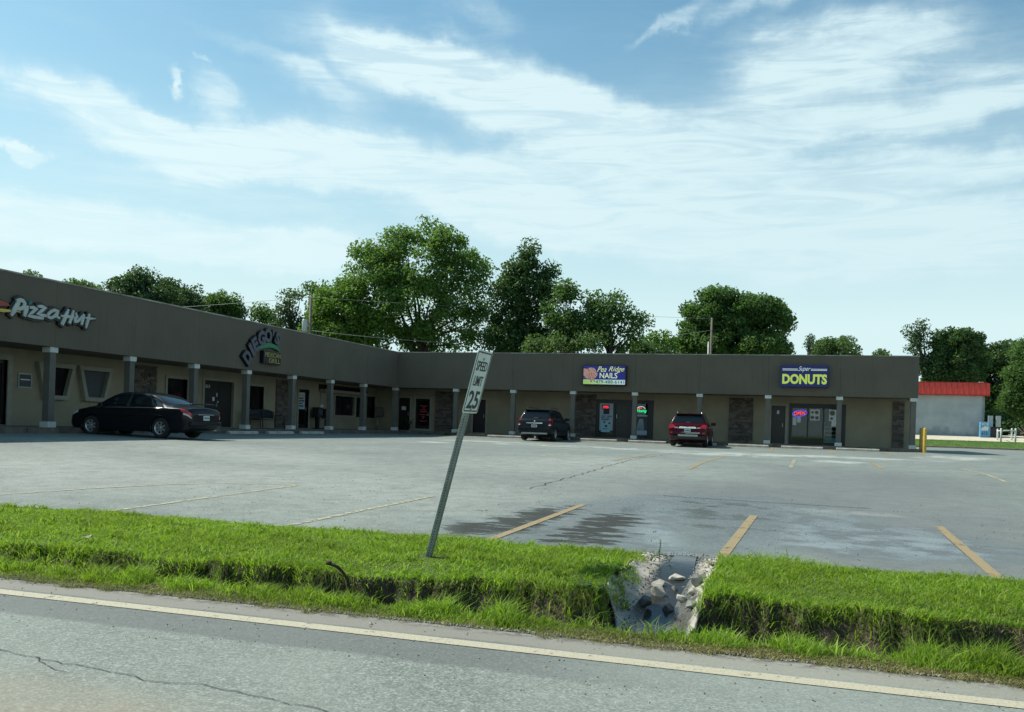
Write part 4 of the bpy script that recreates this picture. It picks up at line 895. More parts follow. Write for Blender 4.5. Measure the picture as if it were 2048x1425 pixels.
for s_ in (1, -1):
    patch(TS, lambda w: (1.28+.42*w, 2.28+.02*w), 5.12, 6.85, side=s_).build('side_window', M['carglass'], SED)
    patch(TS, lambda w: (2.34, 3.60-.72*w), 5.12, 6.85, side=s_).build('side_window', M['carglass'], SED)
    patch(TS, lambda w: (.92+.28*w, 1.22+.40*w), 5.12, 6.3, side=s_, nu=4).build('quarter_window', M['carglass'], SED)
    patch(TS, lambda w: (.95, 3.62), 4.93, 5.06, nv=1, nu=24, side=s_, off=.012).build('chrome_strip', M['chrome'], SED)
    patch(TS, lambda w: (.015, .30+.06*w), 4.05, 5.0, side=s_, off=.008).build('taillight', M['lens'], SED)
    patch(TS, lambda w: (.015, .22), 3.65, 3.98, side=s_, nv=2, off=.008).build('reversing_light', M['lens_clear'], SED)
    patch(TS, lambda w: (4.35, 4.62), 4.1, 4.9, side=s_, off=.008).build('headlight', M['lens_clear'], SED)
    patch(TS, lambda w: (1.0, 3.7), 3.35, 3.5, nv=1, nu=20, side=s_, off=.014).build('side_moulding', pm, SED)
    for hx in (1.62, 2.62): p = surf(TS, hx, 4.45, s_, .02); MB().bevbox(p[0]-.09, p[0]+.09, p[1]-.018, p[1]+.018, p[2]-.015, p[2]+.015, .01).build('door_handle', pm, SED)
    p = surf(TS, 3.35, 5.15, s_, .08); MB().bevbox(p[0]-.08, p[0]+.08, p[1]-.09, p[1]+.09, p[2]-.05, p[2]+.07, .03).build('mirror', pm, SED)
across(TS, lambda q: (.86+.10*q*q, 1.60-.12*q*q), 7.05).build('rear_window', M['carglass'], SED)
across(TS, lambda q: (2.86+.05*q*q, 3.66-.10*q*q), 7.05).build('windscreen', M['carglass'], SED)
panel_lines(SED, TS, [[(2.31, 1.6), (2.31, 4.9)], [(1.28, 5.0), (1.38, 4.4), (1.5, 3.2), (1.55, 2.6)], [(3.45, 1.6), (3.5, 4.9)], [(1.6, 1.55), (3.4, 1.55)], [(.32, 5.02), (.9, 5.2)], [(.06, 3.2), (.55, 3.2)]])
MB().tube([(.14, -.62, 1.075), (.11, -.60, 1.115), (.09, 0, 1.13), (.11, .60, 1.115), (.14, .62, 1.075)], [.018, .022, .022, .022, .018], 6).bevbox(.05, .2, -.60, .60, 1.105, 1.125, .008).build('spoiler', pm, SED)
MB().bevbox(-.012, .01, -.40, .40, .775, .80, .004).build('boot_trim', M['chrome'], SED)
o = MB().bevbox(-.022, -.004, -.155, .155, .60, .755, .004).build('licence_plate', M['plate'], SED)
MB().box(-.0235, -.022, -.11, -.06, .65, .71).box(-.0235, -.022, -.04, .01, .65, .71).box(-.0235, -.022, .05, .11, .65, .71).build('plate_characters', M['ink'], o)
MB().bevbox(-.05, .12, -.80, .80, .40, .56, .04).build('bumper', pm, SED); MB().tube([(-.03, -.5, .28), (.25, -.5, .28)], .03, 8).build('exhaust', M['steel'], SED)
# --- sport utility vehicles
def suvT(k=0):
    return [(0, .50, .72, .66, .70, .64, .03), (.04, .42, .84, .78, .84, .78, .03), (.09, .36, .89, .98, 1.03, .83, .03), (.17, .32, .92, 1.04, 1.15, .80, .03), (.30, .30, .925, 1.06, 1.36, .73, .03), (.44, .28, .925, 1.07, 1.56, .665, .04), (.56, .27, .925, 1.07, 1.635, .645, .05),
            (1.0, .25, .925, 1.06, 1.665+k, .63, .05), (2.0, .25, .925, 1.04, 1.675+k, .625, .05), (2.7, .25, .925, 1.02, 1.63, .63, .05), (3.1, .25, .925, 1.02, 1.45, .665, .05), (3.55, .26, .92, 1.01, 1.17, .74, .05), (3.75, .26, .915, 1.00, 1.10, .76, .06), (4.2, .27, .90, .94, 1.04, .76, .07), (4.5, .29, .86, .84, .94, .72, .07), (4.66, .33, .76, .70, .80, .62, .05), (4.72, .40, .62, .62, .70, .52, .04)]
def suv(label, pm, loc, kind, hd=90):
    T = suvT(); C_ = car('sport_utility_vehicle', label, 'car', T, 4.72, 1.85, 2.83, .98, 1.58, .36, .235, 5, pm, loc, R(hd), 'sport utility vehicles by the long wing')
    for s_ in (1, -1):
        patch(T, lambda w: (1.30+.02*w, 2.22), 5.12, 6.8, side=s_).build('side_window', M['carglass'], C_)
        patch(T, lambda w: (2.28, 3.38-.62*w), 5.12, 6.8, side=s_).build('side_window', M['carglass'], C_)
        patch(T, lambda w: (.52+.10*w, 1.20+.04*w), 5.12, 6.7, side=s_).build('quarter_window', M['carglass'], C_)
        if kind == 'black':
            MB().add([(.02+.0, s_*.86, .80), (.02, s_*.765, .80), (.17, s_*.74, 1.17), (.17, s_*.84, 1.17), (.14, s_*.925, .80), (.30, s_*.90, 1.12)], [(0, 1, 2, 3), (0, 3, 5, 4)]).build('taillight', M['lens'], C_)
            MB().add([(.03, s_*.87, .86), (.008, s_*.87, .80), (.006, s_*.77, .80), (.02, s_*.77, .84)], [(0, 1, 2, 3)]).build('reversing_light', M['lens_clear'], C_)
        else:
            MB().add([(.045, s_*.60, .985), (.03, s_*.60, .93), (.028, s_*.90, .88), (.10, s_*.905, 1.09), (.10, s_*.72, 1.085), (.25, s_*.94, .93), (.28, s_*.935, 1.06)], [(0, 1, 2, 3, 4), (2, 5, 6, 3)]).build('taillight', M['lens'], C_)
            MB().bevbox(.0, .03, min(s_*.46, s_*.62), max(s_*.46, s_*.62), .90, .95, .005).build('reversing_light', M['lens_clear'], C_)
            MB().bevbox(-.014, .03, min(s_*.72, s_*.84), max(s_*.72, s_*.84), .64, .71, .01).build('reflector', M['lens'], C_)
        MB().tube([(.75, s_*.60, 1.63), (.82, s_*.60, 1.715), (1.0, s_*.60, 1.74), (2.3, s_*.60, 1.74), (2.5, s_*.60, 1.66)], .018, 6).build('roof_rail', M['chrome'] if kind == 'red' else M['black_plastic'], C_)
        for hx in (1.75, 2.6): p = surf(T, hx, 4.4, s_, .02); MB().bevbox(p[0]-.1, p[0]+.1, p[1]-.018, p[1]+.018, p[2]-.016, p[2]+.016, .01).build('door_handle', M['chrome'] if kind == 'red' else pm, C_)
        p = surf(T, 3.12, 5.1, s_, .12); MB().bevbox(p[0]-.08, p[0]+.08, p[1]-.13, p[1]+.11, p[2]-.02, p[2]+.15, .035).build('mirror', pm, C_)
        patch(T, lambda w: (4.25, 4.6), 4.0, 4.85, side=s_, off=.008).build('headlight', M['lens_clear'], C_)
    across(T, lambda q: (.185+.02*q*q, .50-.03*q*q), 7.15).build('rear_window', M['carglass'], C_)
    across(T, lambda q: (2.78+.05*q*q, 3.50-.08*q*q), 7.05).build('windscreen', M['carglass'], C_)
    MB().bevbox(.34, .66, -.64, .64, 1.60, 1.635, .012).build('spoiler', pm, C_)
    MB().tube([(.55, 0, 1.66), (.48, 0, 1.76)], [.02, .004], 6).build('aerial', M['black_plastic'], C_)
    MB().tube([(.20, .10, 1.19), (.19, -.35, 1.21)], .012, 5).build('rear_wiper', M['black_plastic'], C_)
    o = MB().bevbox(-.012, .012, -.155, .155, .72 if kind == 'red' else .70, .87 if kind == 'red' else .84, .004).build('licence_plate', M['plate'], C_); z_ = .79 if kind == 'red' else .77
    MB().box(-.0135, -.012, -.11, -.05, z_-.03, z_+.03).box(-.0135, -.012, -.03, .03, z_-.03, z_+.03).box(-.0135, -.012, .05, .11, z_-.03, z_+.03).build('plate_characters', M['ink'], o)
    if kind == 'red':
        MB().prism([(-.44, .895), (.44, .895), (.38, .985), (.06, .975), (0, .955), (-.06, .975), (-.38, .985)], 0, .12, lambda y, z, h: (.10-h, y, z)).build('chrome_bar', M['chrome'], C_)
        MB().bevbox(-.018, .03, -.5, .45, .50, .60, .01).build('skid_plate', M['steel'], C_)
        MB().box(-.008, .02, -.6, .1, .655, .668).box(-.008, .02, -.6, .3, .70, .71).build('bumper_trim', M['chrome'], C_)
        MB().bevbox(-.01, .2, -.85, .85, .36, .52, .03).build('lower_bumper', M['black_plastic'], C_)
    else:
        MB().prism([(-.42, .895), (.42, .895), (.45, .945), (-.45, .945)], 0, .12, lambda y, z, h: (.12-h, y, z)).build('chrome_bar', M['chrome'], C_)
        MB().bevbox(.04, .06, -.04, .04, .99, 1.06, .008).build('badge', M['chrome'], C_)
        MB().bevbox(-.03, .15, -.86, .86, .52, .70, .04).build('bumper', pm, C_); MB().bevbox(.0, .2, -.7, .7, .34, .44, .03).build('lower_bumper', M['steel'], C_)
    panel_lines(C_, T, [[(2.25, 1.6), (2.25, 6.8)], [(1.22, 6.8), (1.25, 5.0), (1.38, 3.2), (1.5, 2.6)], [(3.3, 1.6), (3.35, 4.9)], [(1.5, 1.55), (3.3, 1.55)]])
    return C_
suv('black SUV with tall red tail lamps and chrome bar parked beyond the leaning sign', paintm('black suv paint', (.010, .013, .017)), (-12.70, 44.5, zc_(-12.7, 46)), 'black')
suv('dark red SUV with chrome tailgate bar parked between the two box signs', paintm('dark red paint', (.06, .003, .009), .25), (-4.83, 44.3, zc_(-4.8, 46)), 'red')
# ------------------------------------------------------------------ leaves and trees
def leafmat(name, a, b, trans=.35):
    m = bpy.data.materials.new(name); m.use_nodes = True; t = NT(m); bs = t.b; gi = t.n('ShaderNodeNewGeometry')
    c = t.ramp(gi.outputs['Random Per Island'], [(0, a), (1, b)]); c = t.mix(t.math('MULTIPLY', t.noise(t.coord(), .35, 3), .6), c, tuple(x*.6 for x in a)); t.base(c); bs.inputs['Roughness'].default_value = .55; bs.inputs['Specular IOR Level'].default_value = .3
    tl = t.n('ShaderNodeBsdfTranslucent'); t.l(t.mix(.35, c, (.25, .45, .03)), tl.inputs[0]); mx = t.n('ShaderNodeMixShader'); mx.inputs[0].default_value = trans
    t.l(bs.outputs[0], mx.inputs[1]); t.l(tl.outputs[0], mx.inputs[2]); t.l(mx.outputs[0], t.t.nodes['Material Output'].inputs[0]); return m
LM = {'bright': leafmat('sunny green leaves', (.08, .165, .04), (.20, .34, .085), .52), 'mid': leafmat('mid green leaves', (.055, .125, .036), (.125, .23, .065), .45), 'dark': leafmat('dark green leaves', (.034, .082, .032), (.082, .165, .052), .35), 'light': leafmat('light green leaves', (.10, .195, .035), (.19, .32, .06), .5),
      'spiky': leafmat('blue green leaves', (.04, .085, .045), (.085, .15, .07), .3), 'pale': leafmat('pale green leaves', (.08, .14, .05), (.14, .22, .075), .4)}
M['bark'] = noisy('bark', (.075, .06, .048), (.035, .028, .022), 8, .95, .6, 25)
def leaves(cent, rad, cnt, size, up=.35, asp=.6, squash=.8):
    """rhombic leaf clumps scattered inside balls"""
    cent = np.asarray(cent); rad = np.asarray(rad); cnt = np.asarray(cnt)
    idx = np.repeat(np.arange(len(cent)), cnt); n = len(idx)
    d = NR.normal(size=(n, 3)); d /= np.linalg.norm(d, axis=1)[:, None]; r_ = NR.random(n)**.45
    P = cent[idx]+d*(r_*rad[idx])[:, None]*np.array([1, 1, squash])
    nn = NR.normal(size=(n, 3)); nn[:, 2] += up; nn += d*.5; nn /= np.linalg.norm(nn, axis=1)[:, None]
    a = np.cross(nn, NR.normal(size=(n, 3))); a /= np.linalg.norm(a, axis=1)[:, None]; b = np.cross(nn, a)
    s_ = (size*NR.uniform(.6, 1.3, n))[:, None]; b = b*asp
    V = np.stack([P-a*s_, P+b*s_+nn*s_*.15, P+a*s_, P-b*s_+nn*s_*.15], 1).reshape(-1, 3)
    return V, np.arange(4*n).reshape(-1, 4)
def tree(name, label, lobes, d, leaf='mid', dens=1.0, size=.17, trunk=None, group='trees behind the shops', cl=1.0, seed=0, limbs=True, base_z=-.1, cover=.42):
    """lobes: (px, py, rx, ry) outline lobes as seen, at distance d; built with the same depth as width"""
    r_ = random.Random(seed+int(d*10)+int(lobes[0][0])); k = d/FPX
    L3 = [(atd(x, y, d+r_.uniform(-.15, .15)*rx*k), max(rx*k-.32*cl, rx*k*.6), max(ry*k-.38*cl, ry*k*.6)) for x, y, rx, ry in lobes]
    bx = sum(l[0].x*l[1]*l[2] for l in L3)/sum(l[1]*l[2] for l in L3); by = sum(l[0].y*l[1]*l[2] for l in L3)/sum(l[1]*l[2] for l in L3)
    if trunk: p = atd(trunk, 850, d); bx, by = p.x, p.y
    O = empty(name, (bx, by, base_z)); tag(O, label, 'tree', group)
    org = Vector((bx, by, base_z)); cen, rad = [], []
    for c, rx, rz in L3:
        n = max(6, int(cover*7.0*(rx*rx*.5+rx*rz*1.0)/(cl*cl)*dens*1.3))
        for _ in range(n):
            dd = Vector((r_.gauss(0, 1), r_.gauss(0, 1), r_.gauss(0, 1))).normalized(); q = r_.random()**.28
            cen.append(c+Vector((dd.x*rx*q, dd.y*rx*.85*q, dd.z*rz*q))-org); rad.append(cl*r_.uniform(.55, 1.25))
    cen = [tuple(c) for c in cen if c.z+org.z > .6]; rad = rad[:len(cen)]; cnt = [int(135*dens*(q/1.1)**2*(.17/size)**1.6) for q in rad]
    size_ = size*.86; cnt = [int(q*1.3) for q in cnt]; V, F = leaves(cen, rad, cnt, size_); npmesh('crown', V, F, LM[leaf], O)
    # trunk and limbs
    tb = MB(); zmin = min(c.z-rz for c, rx, rz in L3); H_ = max(c.z+rz for c, rx, rz in L3)-base_z; tr_ = max(.10, H_*.017)
    fork = Vector((0, 0, max(H_*.28, zmin-base_z+.5)))
    tb.tube([(0, 0, -.3), (0, 0, fork.z*.5), fork], [tr_*1.3, tr_, tr_*.85], 9)
    if limbs:
        tips = r_.sample(cen, min(len(cen), 22))
        for tp in tips:
            tp = Vector(tp); st = Vector((0, 0, fork.z*r_.uniform(.75, 1.0))); m1 = st.lerp(tp, .35)+Vector((0, 0, (tp-st).length*.10)); m2 = st.lerp(tp, .7)+Vector((r_.uniform(-.3, .3), r_.uniform(-.3, .3), .1))
            tb.tube([st, m1, m2, tp], [tr_*.55, tr_*.36, tr_*.2, tr_*.06], 5)
    tb.build('trunk', M['bark'], O); return O
tree('broadleaf_tree', 'tallest broad round-crowned tree with visible limbs behind the inner corner', [(835, 520, 115, 75), (760, 560, 85, 90), (915, 560, 80, 95), (850, 470, 60, 30), (905, 490, 55, 32), (770, 500, 50, 38), (955, 540, 38, 50), (725, 590, 45, 70), (840, 620, 130, 70), (960, 640, 45, 60), (890, 680, 95, 36), (790, 680, 60, 36)], 79, 'bright', .95, .165, 835, seed=1, cover=.30)
tree('broadleaf_tree', 'yellow-green bushy tree just right of the transformer pole', [(690, 640, 62, 62), (655, 610, 30, 42), (740, 650, 50, 60), (640, 640, 28, 45), (700, 585, 34, 30), (670, 670, 60, 34), (620, 665, 24, 24)], 77, 'light', 1.3, .165, seed=2)
tree('broadleaf_tree', 'dark pointed tree directly right of the tallest tree', [(1000, 665, 48, 44), (1060, 690, 70, 34), (1050, 580, 52, 70), (1055, 515, 26, 32), (1090, 560, 26, 48), (1020, 610, 45, 75), (1075, 640, 45, 60)], 76, 'dark', 1.25, .165, seed=3)
tree('broadleaf_tree', 'tree with a narrow upright top right of the dark pointed tree', [(1130, 588, 26, 28), (1125, 635, 40, 50), (1160, 670, 50, 42)], 73, 'mid', 1.1, .165, seed=4)
tree('broadleaf_tree', 'open-crowned double-topped tree with sky gaps above the salon sign', [(1185, 600, 26, 32), (1232, 610, 26, 40), (1205, 650, 50, 45), (1265, 640, 30, 30), (1250, 685, 40, 32)], 74, 'mid', .9, .165, seed=5)
tree('broadleaf_tree', 'wide dense domed tree standing behind the second utility pole', [(1450, 640, 80, 62), (1440, 592, 40, 24), (1510, 625, 58, 42), (1400, 640, 48, 46), (1545, 655, 40, 46), (1380, 680, 40, 38), (1470, 690, 110, 34), (1560, 700, 26, 26)], 92, 'mid', 1.3, .18, seed=6, cover=.5)
tree('broadleaf_tree', 'small light tree between two larger ones left of the second pole', [(1312, 685, 26, 30), (1335, 700, 18, 22)], 84, 'light', 1.0, .17, seed=7)
tree('broadleaf_tree', 'low pale round tree above the donut sign', [(1675, 700, 56, 32), (1655, 690, 36, 20), (1640, 705, 26, 28)], 104, 'pale', 1.1, .18, seed=8)
tree('broadleaf_tree', 'tiny pale treetop right of the low round tree', [(1765, 712, 18, 12)], 108, 'pale', 1.1, .18, seed=9, limbs=False)
tree('broadleaf_tree', 'thin dead-topped sapling left of the low pale tree', [(1622, 676, 9, 7), (1616, 690, 8, 9)], 100, 'spiky', .5, .14, seed=10, cl=.6)
tree('broadleaf_tree', 'slim open tree with bare trunk at the corner of the building', [(1835, 665, 26, 24), (1832, 695, 20, 22), (1848, 730, 14, 22)], 112, 'spiky', .9, .19, 1848, seed=11, group='trees by the red-roofed shop')
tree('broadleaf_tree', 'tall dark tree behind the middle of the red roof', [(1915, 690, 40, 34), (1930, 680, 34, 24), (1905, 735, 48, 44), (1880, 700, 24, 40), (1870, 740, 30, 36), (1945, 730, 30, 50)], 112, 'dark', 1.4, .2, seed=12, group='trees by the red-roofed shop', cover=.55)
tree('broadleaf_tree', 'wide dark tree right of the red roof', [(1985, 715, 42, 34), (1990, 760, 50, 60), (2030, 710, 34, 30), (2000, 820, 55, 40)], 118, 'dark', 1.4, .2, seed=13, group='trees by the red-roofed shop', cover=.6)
tree('broadleaf_tree', 'brighter leafy tree cut by the right edge with low branches', [(2050, 760, 42, 62), (2035, 800, 32, 40), (2055, 700, 30, 26), (2070, 820, 40, 36)], 92, 'mid', 1.3, .17, 2068, seed=14, group='trees by the red-roofed shop', cover=.5)
G2 = 'treetops over the left wing'
tree('broadleaf_tree', 'spiky dark treetop highest over the left wing', [(268, 570, 44, 32), (245, 580, 34, 30), (285, 560, 26, 22), (325, 590, 40, 30), (270, 610, 60, 40)], 84, 'spiky', 1.1, .17, seed=15, group=G2, cover=.5)
tree('broadleaf_tree', 'blue-green treetop right of the spiky one', [(350, 592, 40, 32), (330, 575, 24, 20), (375, 610, 36, 40)], 87, 'spiky', 1.1, .17, seed=16, group=G2, cover=.5)
tree('broadleaf_tree', 'rounded olive treetop in the middle of the left skyline', [(445, 612, 44, 30), (425, 625, 40, 40), (475, 625, 24, 30)], 92, 'mid', 1.1, .17, seed=17, group=G2, cover=.5)
tree('broadleaf_tree', 'low treetop just left of the gap before the transformer pole', [(525, 630, 26, 28), (540, 645, 26, 28)], 92, 'mid', 1.1, .17, seed=18, group=G2)
tree('broadleaf_tree', 'round treetop with sky gaps left of the transformer pole', [(580, 598, 32, 28), (575, 640, 36, 32), (604, 650, 24, 26)], 86, 'spiky', .8, .17, seed=19, group=G2)
tree('broadleaf_tree', 'olive treetop right behind the transformer pole', [(635, 585, 24, 20), (630, 620, 26, 40)], 90, 'mid', .9, .17, seed=20, group=G2)
tree('broadleaf_tree', 'pale low treetop at the far left', [(150, 574, 38, 14), (170, 582, 36, 16)], 112, 'pale', 1.0, .19, seed=21, group=G2, limbs=False)
tree('broadleaf_tree', 'tiny leafy tip above the far left roof edge', [(60, 556, 14, 7)], 108, 'pale', 1.0, .19, seed=22, group=G2, limbs=False)
# shrub bank behind the long wing and on the right
tree('shrub', 'low brownish-green bush behind the roof left of the salon sign', [(1120, 694, 70, 26), (1170, 688, 50, 26), (1070, 696, 40, 22)], 71, 'pale', .8, .15, seed=31, group='bushes behind the roof', limbs=False)
tree('shrub', 'small dark bush behind the roof right of the salon sign', [(1300, 702, 34, 18), (1278, 700, 22, 18)], 80, 'dark', 1.0, .16, seed=33, group='bushes behind the roof', limbs=False)
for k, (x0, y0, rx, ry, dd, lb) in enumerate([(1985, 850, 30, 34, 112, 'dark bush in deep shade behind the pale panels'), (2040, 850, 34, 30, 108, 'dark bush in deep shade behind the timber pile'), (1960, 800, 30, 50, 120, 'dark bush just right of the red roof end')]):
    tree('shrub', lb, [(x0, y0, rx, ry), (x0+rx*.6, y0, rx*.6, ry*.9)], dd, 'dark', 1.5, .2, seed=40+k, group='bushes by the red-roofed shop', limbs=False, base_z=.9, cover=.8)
# a distant belt of woods that closes the horizon
cen, rad = [], []
for i in range(420):
    a = R(-75+115*i/420)+rnd.uniform(-.005, .005); dd = rnd.uniform(150, 175); cen.append((dd*math.sin(a), dd*math.cos(a), rnd.uniform(1.0, 6.0))); rad.append(rnd.uniform(1.8, 3.2))
V, F = leaves(cen, rad, [130]*len(cen), .42, .2); o = npmesh('distant_woods', V, F, LM['dark']); tag(o, kind='stuff')
# ------------------------------------------------------------------ utility poles and cables
M['wood'] = noisy('weathered pole wood', (.20, .17, .135), (.12, .10, .08), 6, .95)
def pole(px, ytop, d, r_, label):
    top = atd(px, ytop, d); o = empty('utility_pole', (top.x, top.y, -.1)); tag(o, label, 'utility pole', 'wooden utility poles'); h = top.z+.1
    MB().tube([(0, 0, -.4), (0, 0, h)], [r_*1.25, r_], 12).build('shaft', M['wood'], o); return o, h
p1, h1 = pole(622, 596, 71.5, .105, 'wooden utility pole with a grey transformer behind the left wing')
e_ = Vector((-.9, -.28, 0)).normalized()*.42
tr_m = Matrix.Translation((e_.x, e_.y, 0)); hz_ = atd(613, 652, 71.5).z+.1
MB().lathe([(.0005, hz_+.50), (.20, hz_+.47), (.22, hz_+.40), (.22, hz_-.42), (.19, hz_-.47), (.0005, hz_-.48)], 18, tr_m).build('transformer', mat('pale grey enamel', (.42, .44, .45), .4), p1)
MB().tube([(0, 0, hz_+.2), (e_.x, e_.y, hz_+.2)], .04, 6).build('bracket', M['steel'], p1)
MB().lathe([(.05, h1), (.07, h1+.06), (.03, h1+.16), (.0005, h1+.17)], 8).build('insulator', M['steel'], p1)
p2, h2 = pole(1424, 636, 88, .10, 'plain slimmer utility pole in front of the wide domed tree')
o = MB().tube([tuple(atd(1417, 720, 86)-Vector((0, 0, 4))), tuple(atd(1417, 684, 86))], .07, 8).build('vent_pipe', mat('light grey pipe', (.5, .52, .5), .5)); tag(o, 'short light grey pipe beside the second utility pole', 'pipe')
M['cable'] = mat('cable grey', (.30, .32, .30), .6)
def cable(a, b, sag, label, r_=.018, n=24):
    pts = [a.lerp(b, i/n)-Vector((0, 0, sag*4*(i/n)*(1-i/n))) for i in range(n+1)]; o = MB().tube(pts, r_, 5).build('overhead_cable', M['cable']); tag(o, label, 'cable', 'overhead cables')
t1 = Vector((p1.location.x, p1.location.y, h1-.05)); t2 = Vector((p2.location.x, p2.location.y, h2-.2))
cable(t1, t2, .15, 'upper thin cable crossing the big trees between both poles', .012)
l1 = atd(636, 668, 71.5); l1 = Vector((t1.x, t1.y, l1.z+.25)); l2 = Vector((t2.x, t2.y, atd(1424, 661, 88).z)); cable(l1, l2, 1.25, 'lower sagging cable just above the long roof', .022)
cable(atd(-200, 632, 90), atd(430, 601, 86).lerp(t1, 1), .45, 'cable running from the left behind the roof to the transformer pole', .015)
cable(l2, atd(1500, 668, 70), .2, 'short cable leaving the second pole', .012) if False else None
# ------------------------------------------------------------------ red-roofed shop
RB = empty('red_roofed_shop', (12, 94.5, .7)); tag(RB, 'grey block shop with a bright red metal mansard beyond the driveway', 'building'); off = Vector(RB.location)
q_ = lambda x, y, z: (x-off.x, y-off.y, z-off.z)
xa, xb = -2.0, 17.35
M['block'] = noisy('painted grey block', (.43, .47, .48), (.31, .35, .37), .7, .85, .2, 12)
t = NT(M['block']); v = t.coord(); old = t.b.inputs['Base Color'].links[0].from_socket; br = t.n('ShaderNodeTexBrick'); t.l(t.coord(rot=(R(90), 0, 0)), br.inputs['Vector']); br.inputs['Scale'].default_value = 1; br.inputs['Brick Width'].default_value = .4; br.inputs['Row Height'].default_value = .2; br.inputs['Mortar Size'].default_value = .012
sx = t.n('ShaderNodeSeparateXYZ'); t.l(v, sx.inputs[0]); gr = t.math('SUBTRACT', t.math('MULTIPLY', t.noise(t.coord((1, 1, .5)), 1.4, 7), 1.3), t.math('MULTIPLY', sx.outputs['Z'], .22))
c_ = t.mix(t.math('MULTIPLY', br.outputs['Fac'], .18), old, (.22, .25, .27)); t.base(t.mix(t.math('MULTIPLY', t.smooth(gr, .42, .62), .5), c_, (.17, .20, .22)))
MB().box(xa, xb, 94.5, 112, .3, 4.95, q_).build('wall', M['block'], RB)
rm_ = noisy('red metal', (.80, .07, .04), (.68, .06, .035), 3, .45)
mn = MB(); zA, zB = 4.85, 5.98
mn.prism([(94.48, zA), (94.05, zA), (94.25, zB), (94.48, zB)], xa-.3, xb+.55, lambda y, z, x: q_(x, y, z))
mn.prism([(xb+.02, zA), (xb+.55, zA), (xb+.3, zB), (xb+.02, zB)], 94.49, 112, lambda x, z, y: q_(x, y, z)); mn.build('mansard', rm_, RB)
sm2 = MB(); x = xb+.2
while x > xa: sm2.prism([(94.05, zA-.01), (94.015, zA-.01), (94.215, zB), (94.25, zB)], x-.02, x+.02, lambda y, z, s: q_(s, y, z)); x -= .49
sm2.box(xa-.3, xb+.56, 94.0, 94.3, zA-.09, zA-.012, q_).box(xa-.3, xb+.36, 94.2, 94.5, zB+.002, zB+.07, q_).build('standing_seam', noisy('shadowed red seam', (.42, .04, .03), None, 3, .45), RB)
cn = MB(); cn.prism([(xb+.02, 3.75), (xb+.95, 3.75), (xb+.45, 4.72), (xb+.02, 4.72)], 99, 108, lambda x, z, y: q_(x, y, z)); cn.build('side_canopy', rm_, RB)
MB().box(xb+.0, xb+.35, 96, 96.5, 5.95, 6.2, q_).build('roof_vent', M['white'], RB)
MB().bevbox(9.3, 9.9, 94.32, 94.49, 4.56, 4.78, .02, q_).build('wall_light', M['frame'], RB)
MB().box(xb+.01, xb+.4, 95.5, 111, .3, 4.7, q_).build('side_wall', M['block'], RB)
ap = MB().box(6.5, 60, 86.6, 94.49, -.5, 0); 
V = [(x, y, z) for x in (0.0, 70.0) for y, z in ((86.6, .48), (94.6, .92), (120, 1.2), (120, .2), (86.6, .0))]
tag(MB().add(V, [(0, 1, 6, 5), (1, 2, 7, 6), (2, 3, 8, 7), (0, 5, 9, 4), (0, 4, 3, 2, 1), (5, 6, 7, 8, 9)]).build('pavement', noisy('pale concrete apron', (.60, .54, .40), (.47, .43, .33), 1, .9)), kind='structure')
lawnz = lambda X, Y: -.09+.56*sst((Y-77.6)/9.1)**.8
tag(grid('lawn', np.arange(5, 71, 1.), np.linspace(77.62, 86.7, 18), lawnz, M['lawn']), kind='structure')
kb = MB()
for i in range(16): kb.bevbox(5+i*4, 8.95+i*4, 77.42, 77.62, -.25, .0 if i % 5 else -.03, .02)
tag(kb.build('kerb', noisy('rusty stained kerb', (.36, .25, .18), (.2, .15, .11), 1, .95)), kind='structure')
# short lawn blades so the strip reads as grass
n = 26000; X = NR.uniform(6, 34, n); Y = NR.uniform(77.6, 86.6, n); Z = lawnz(X, Y); a = NR.uniform(0, 6.28, n); h = NR.uniform(.02, .06, n)
V = np.stack([np.stack([X-.02*np.cos(a), Y-.02*np.sin(a), Z], -1), np.stack([X+.02*np.cos(a), Y+.02*np.sin(a), Z], -1), np.stack([X+NR.normal(0, .04, n), Y+NR.normal(0, .04, n), Z+h], -1)], 1).reshape(-1, 3)
LM['grassfar'] = leafmat('far grass', (.07, .16, .02), (.14, .26, .04), .4)
tag(npmesh('lawn_grass', V, np.arange(3*n).reshape(-1, 3), LM['grassfar']), kind='stuff')
# ice cabinet, panels, guard rail, timber
p = atY(1969, 869, 93.2); o = empty('ice_merchandiser', (p.x, 93.2, .86)); tag(o, 'blue and white ice cabinet at the end of the grey block wall', 'ice box')
MB().bevbox(-.42, .42, -.35, .35, 0, 1.42, .03).build('cabinet', mat('ice blue', (.10, .30, .48), .5), o); MB().prism([(-.34, .62), (.22, .62), (.28, .98), (-.1, 1.0), (-.34, .82)], 0, .01, lambda a, b, h: (a, -.352-h, b)).build('door', M['paper'], o)
s_ = MB(); add_text(s_, 'ICE', -.28, .28, 1.1, 1.34, .353, lambda a, b, h: (a, -h, b), .02); s_.build('lettering', M['paper'], o)
s_ = MB(); add_text(s_, '12', -.12, .2, .22, .5, .353, lambda a, b, h: (a, -h, b), .02); s_.box(-.3, -.2, -.356, -.353, .22, .42).build('numerals', mat('deep blue print', (.01, .06, .16), .5), o)
p = atY(1987, 872, 93.6); o = empty('fuel_cabinet', (p.x, 93.6, .86)); tag(o, 'dark slatted counter carrying two pale upright panels', 'cabinet')
MB().bevbox(-.5, .55, -.3, .3, 0, .86, .02).build('counter', noisy('dark metal', (.03, .035, .05), None, 5, .6), o)
for x0 in (-.52, .14): MB().bevbox(x0, x0+.42, -.12, .0, .98, 2.02, .02).build('panel', M['block'], o)
MB().box(-.45, .5, -.08, -.02, .86, 1.0).build('support', M['dark'], o)
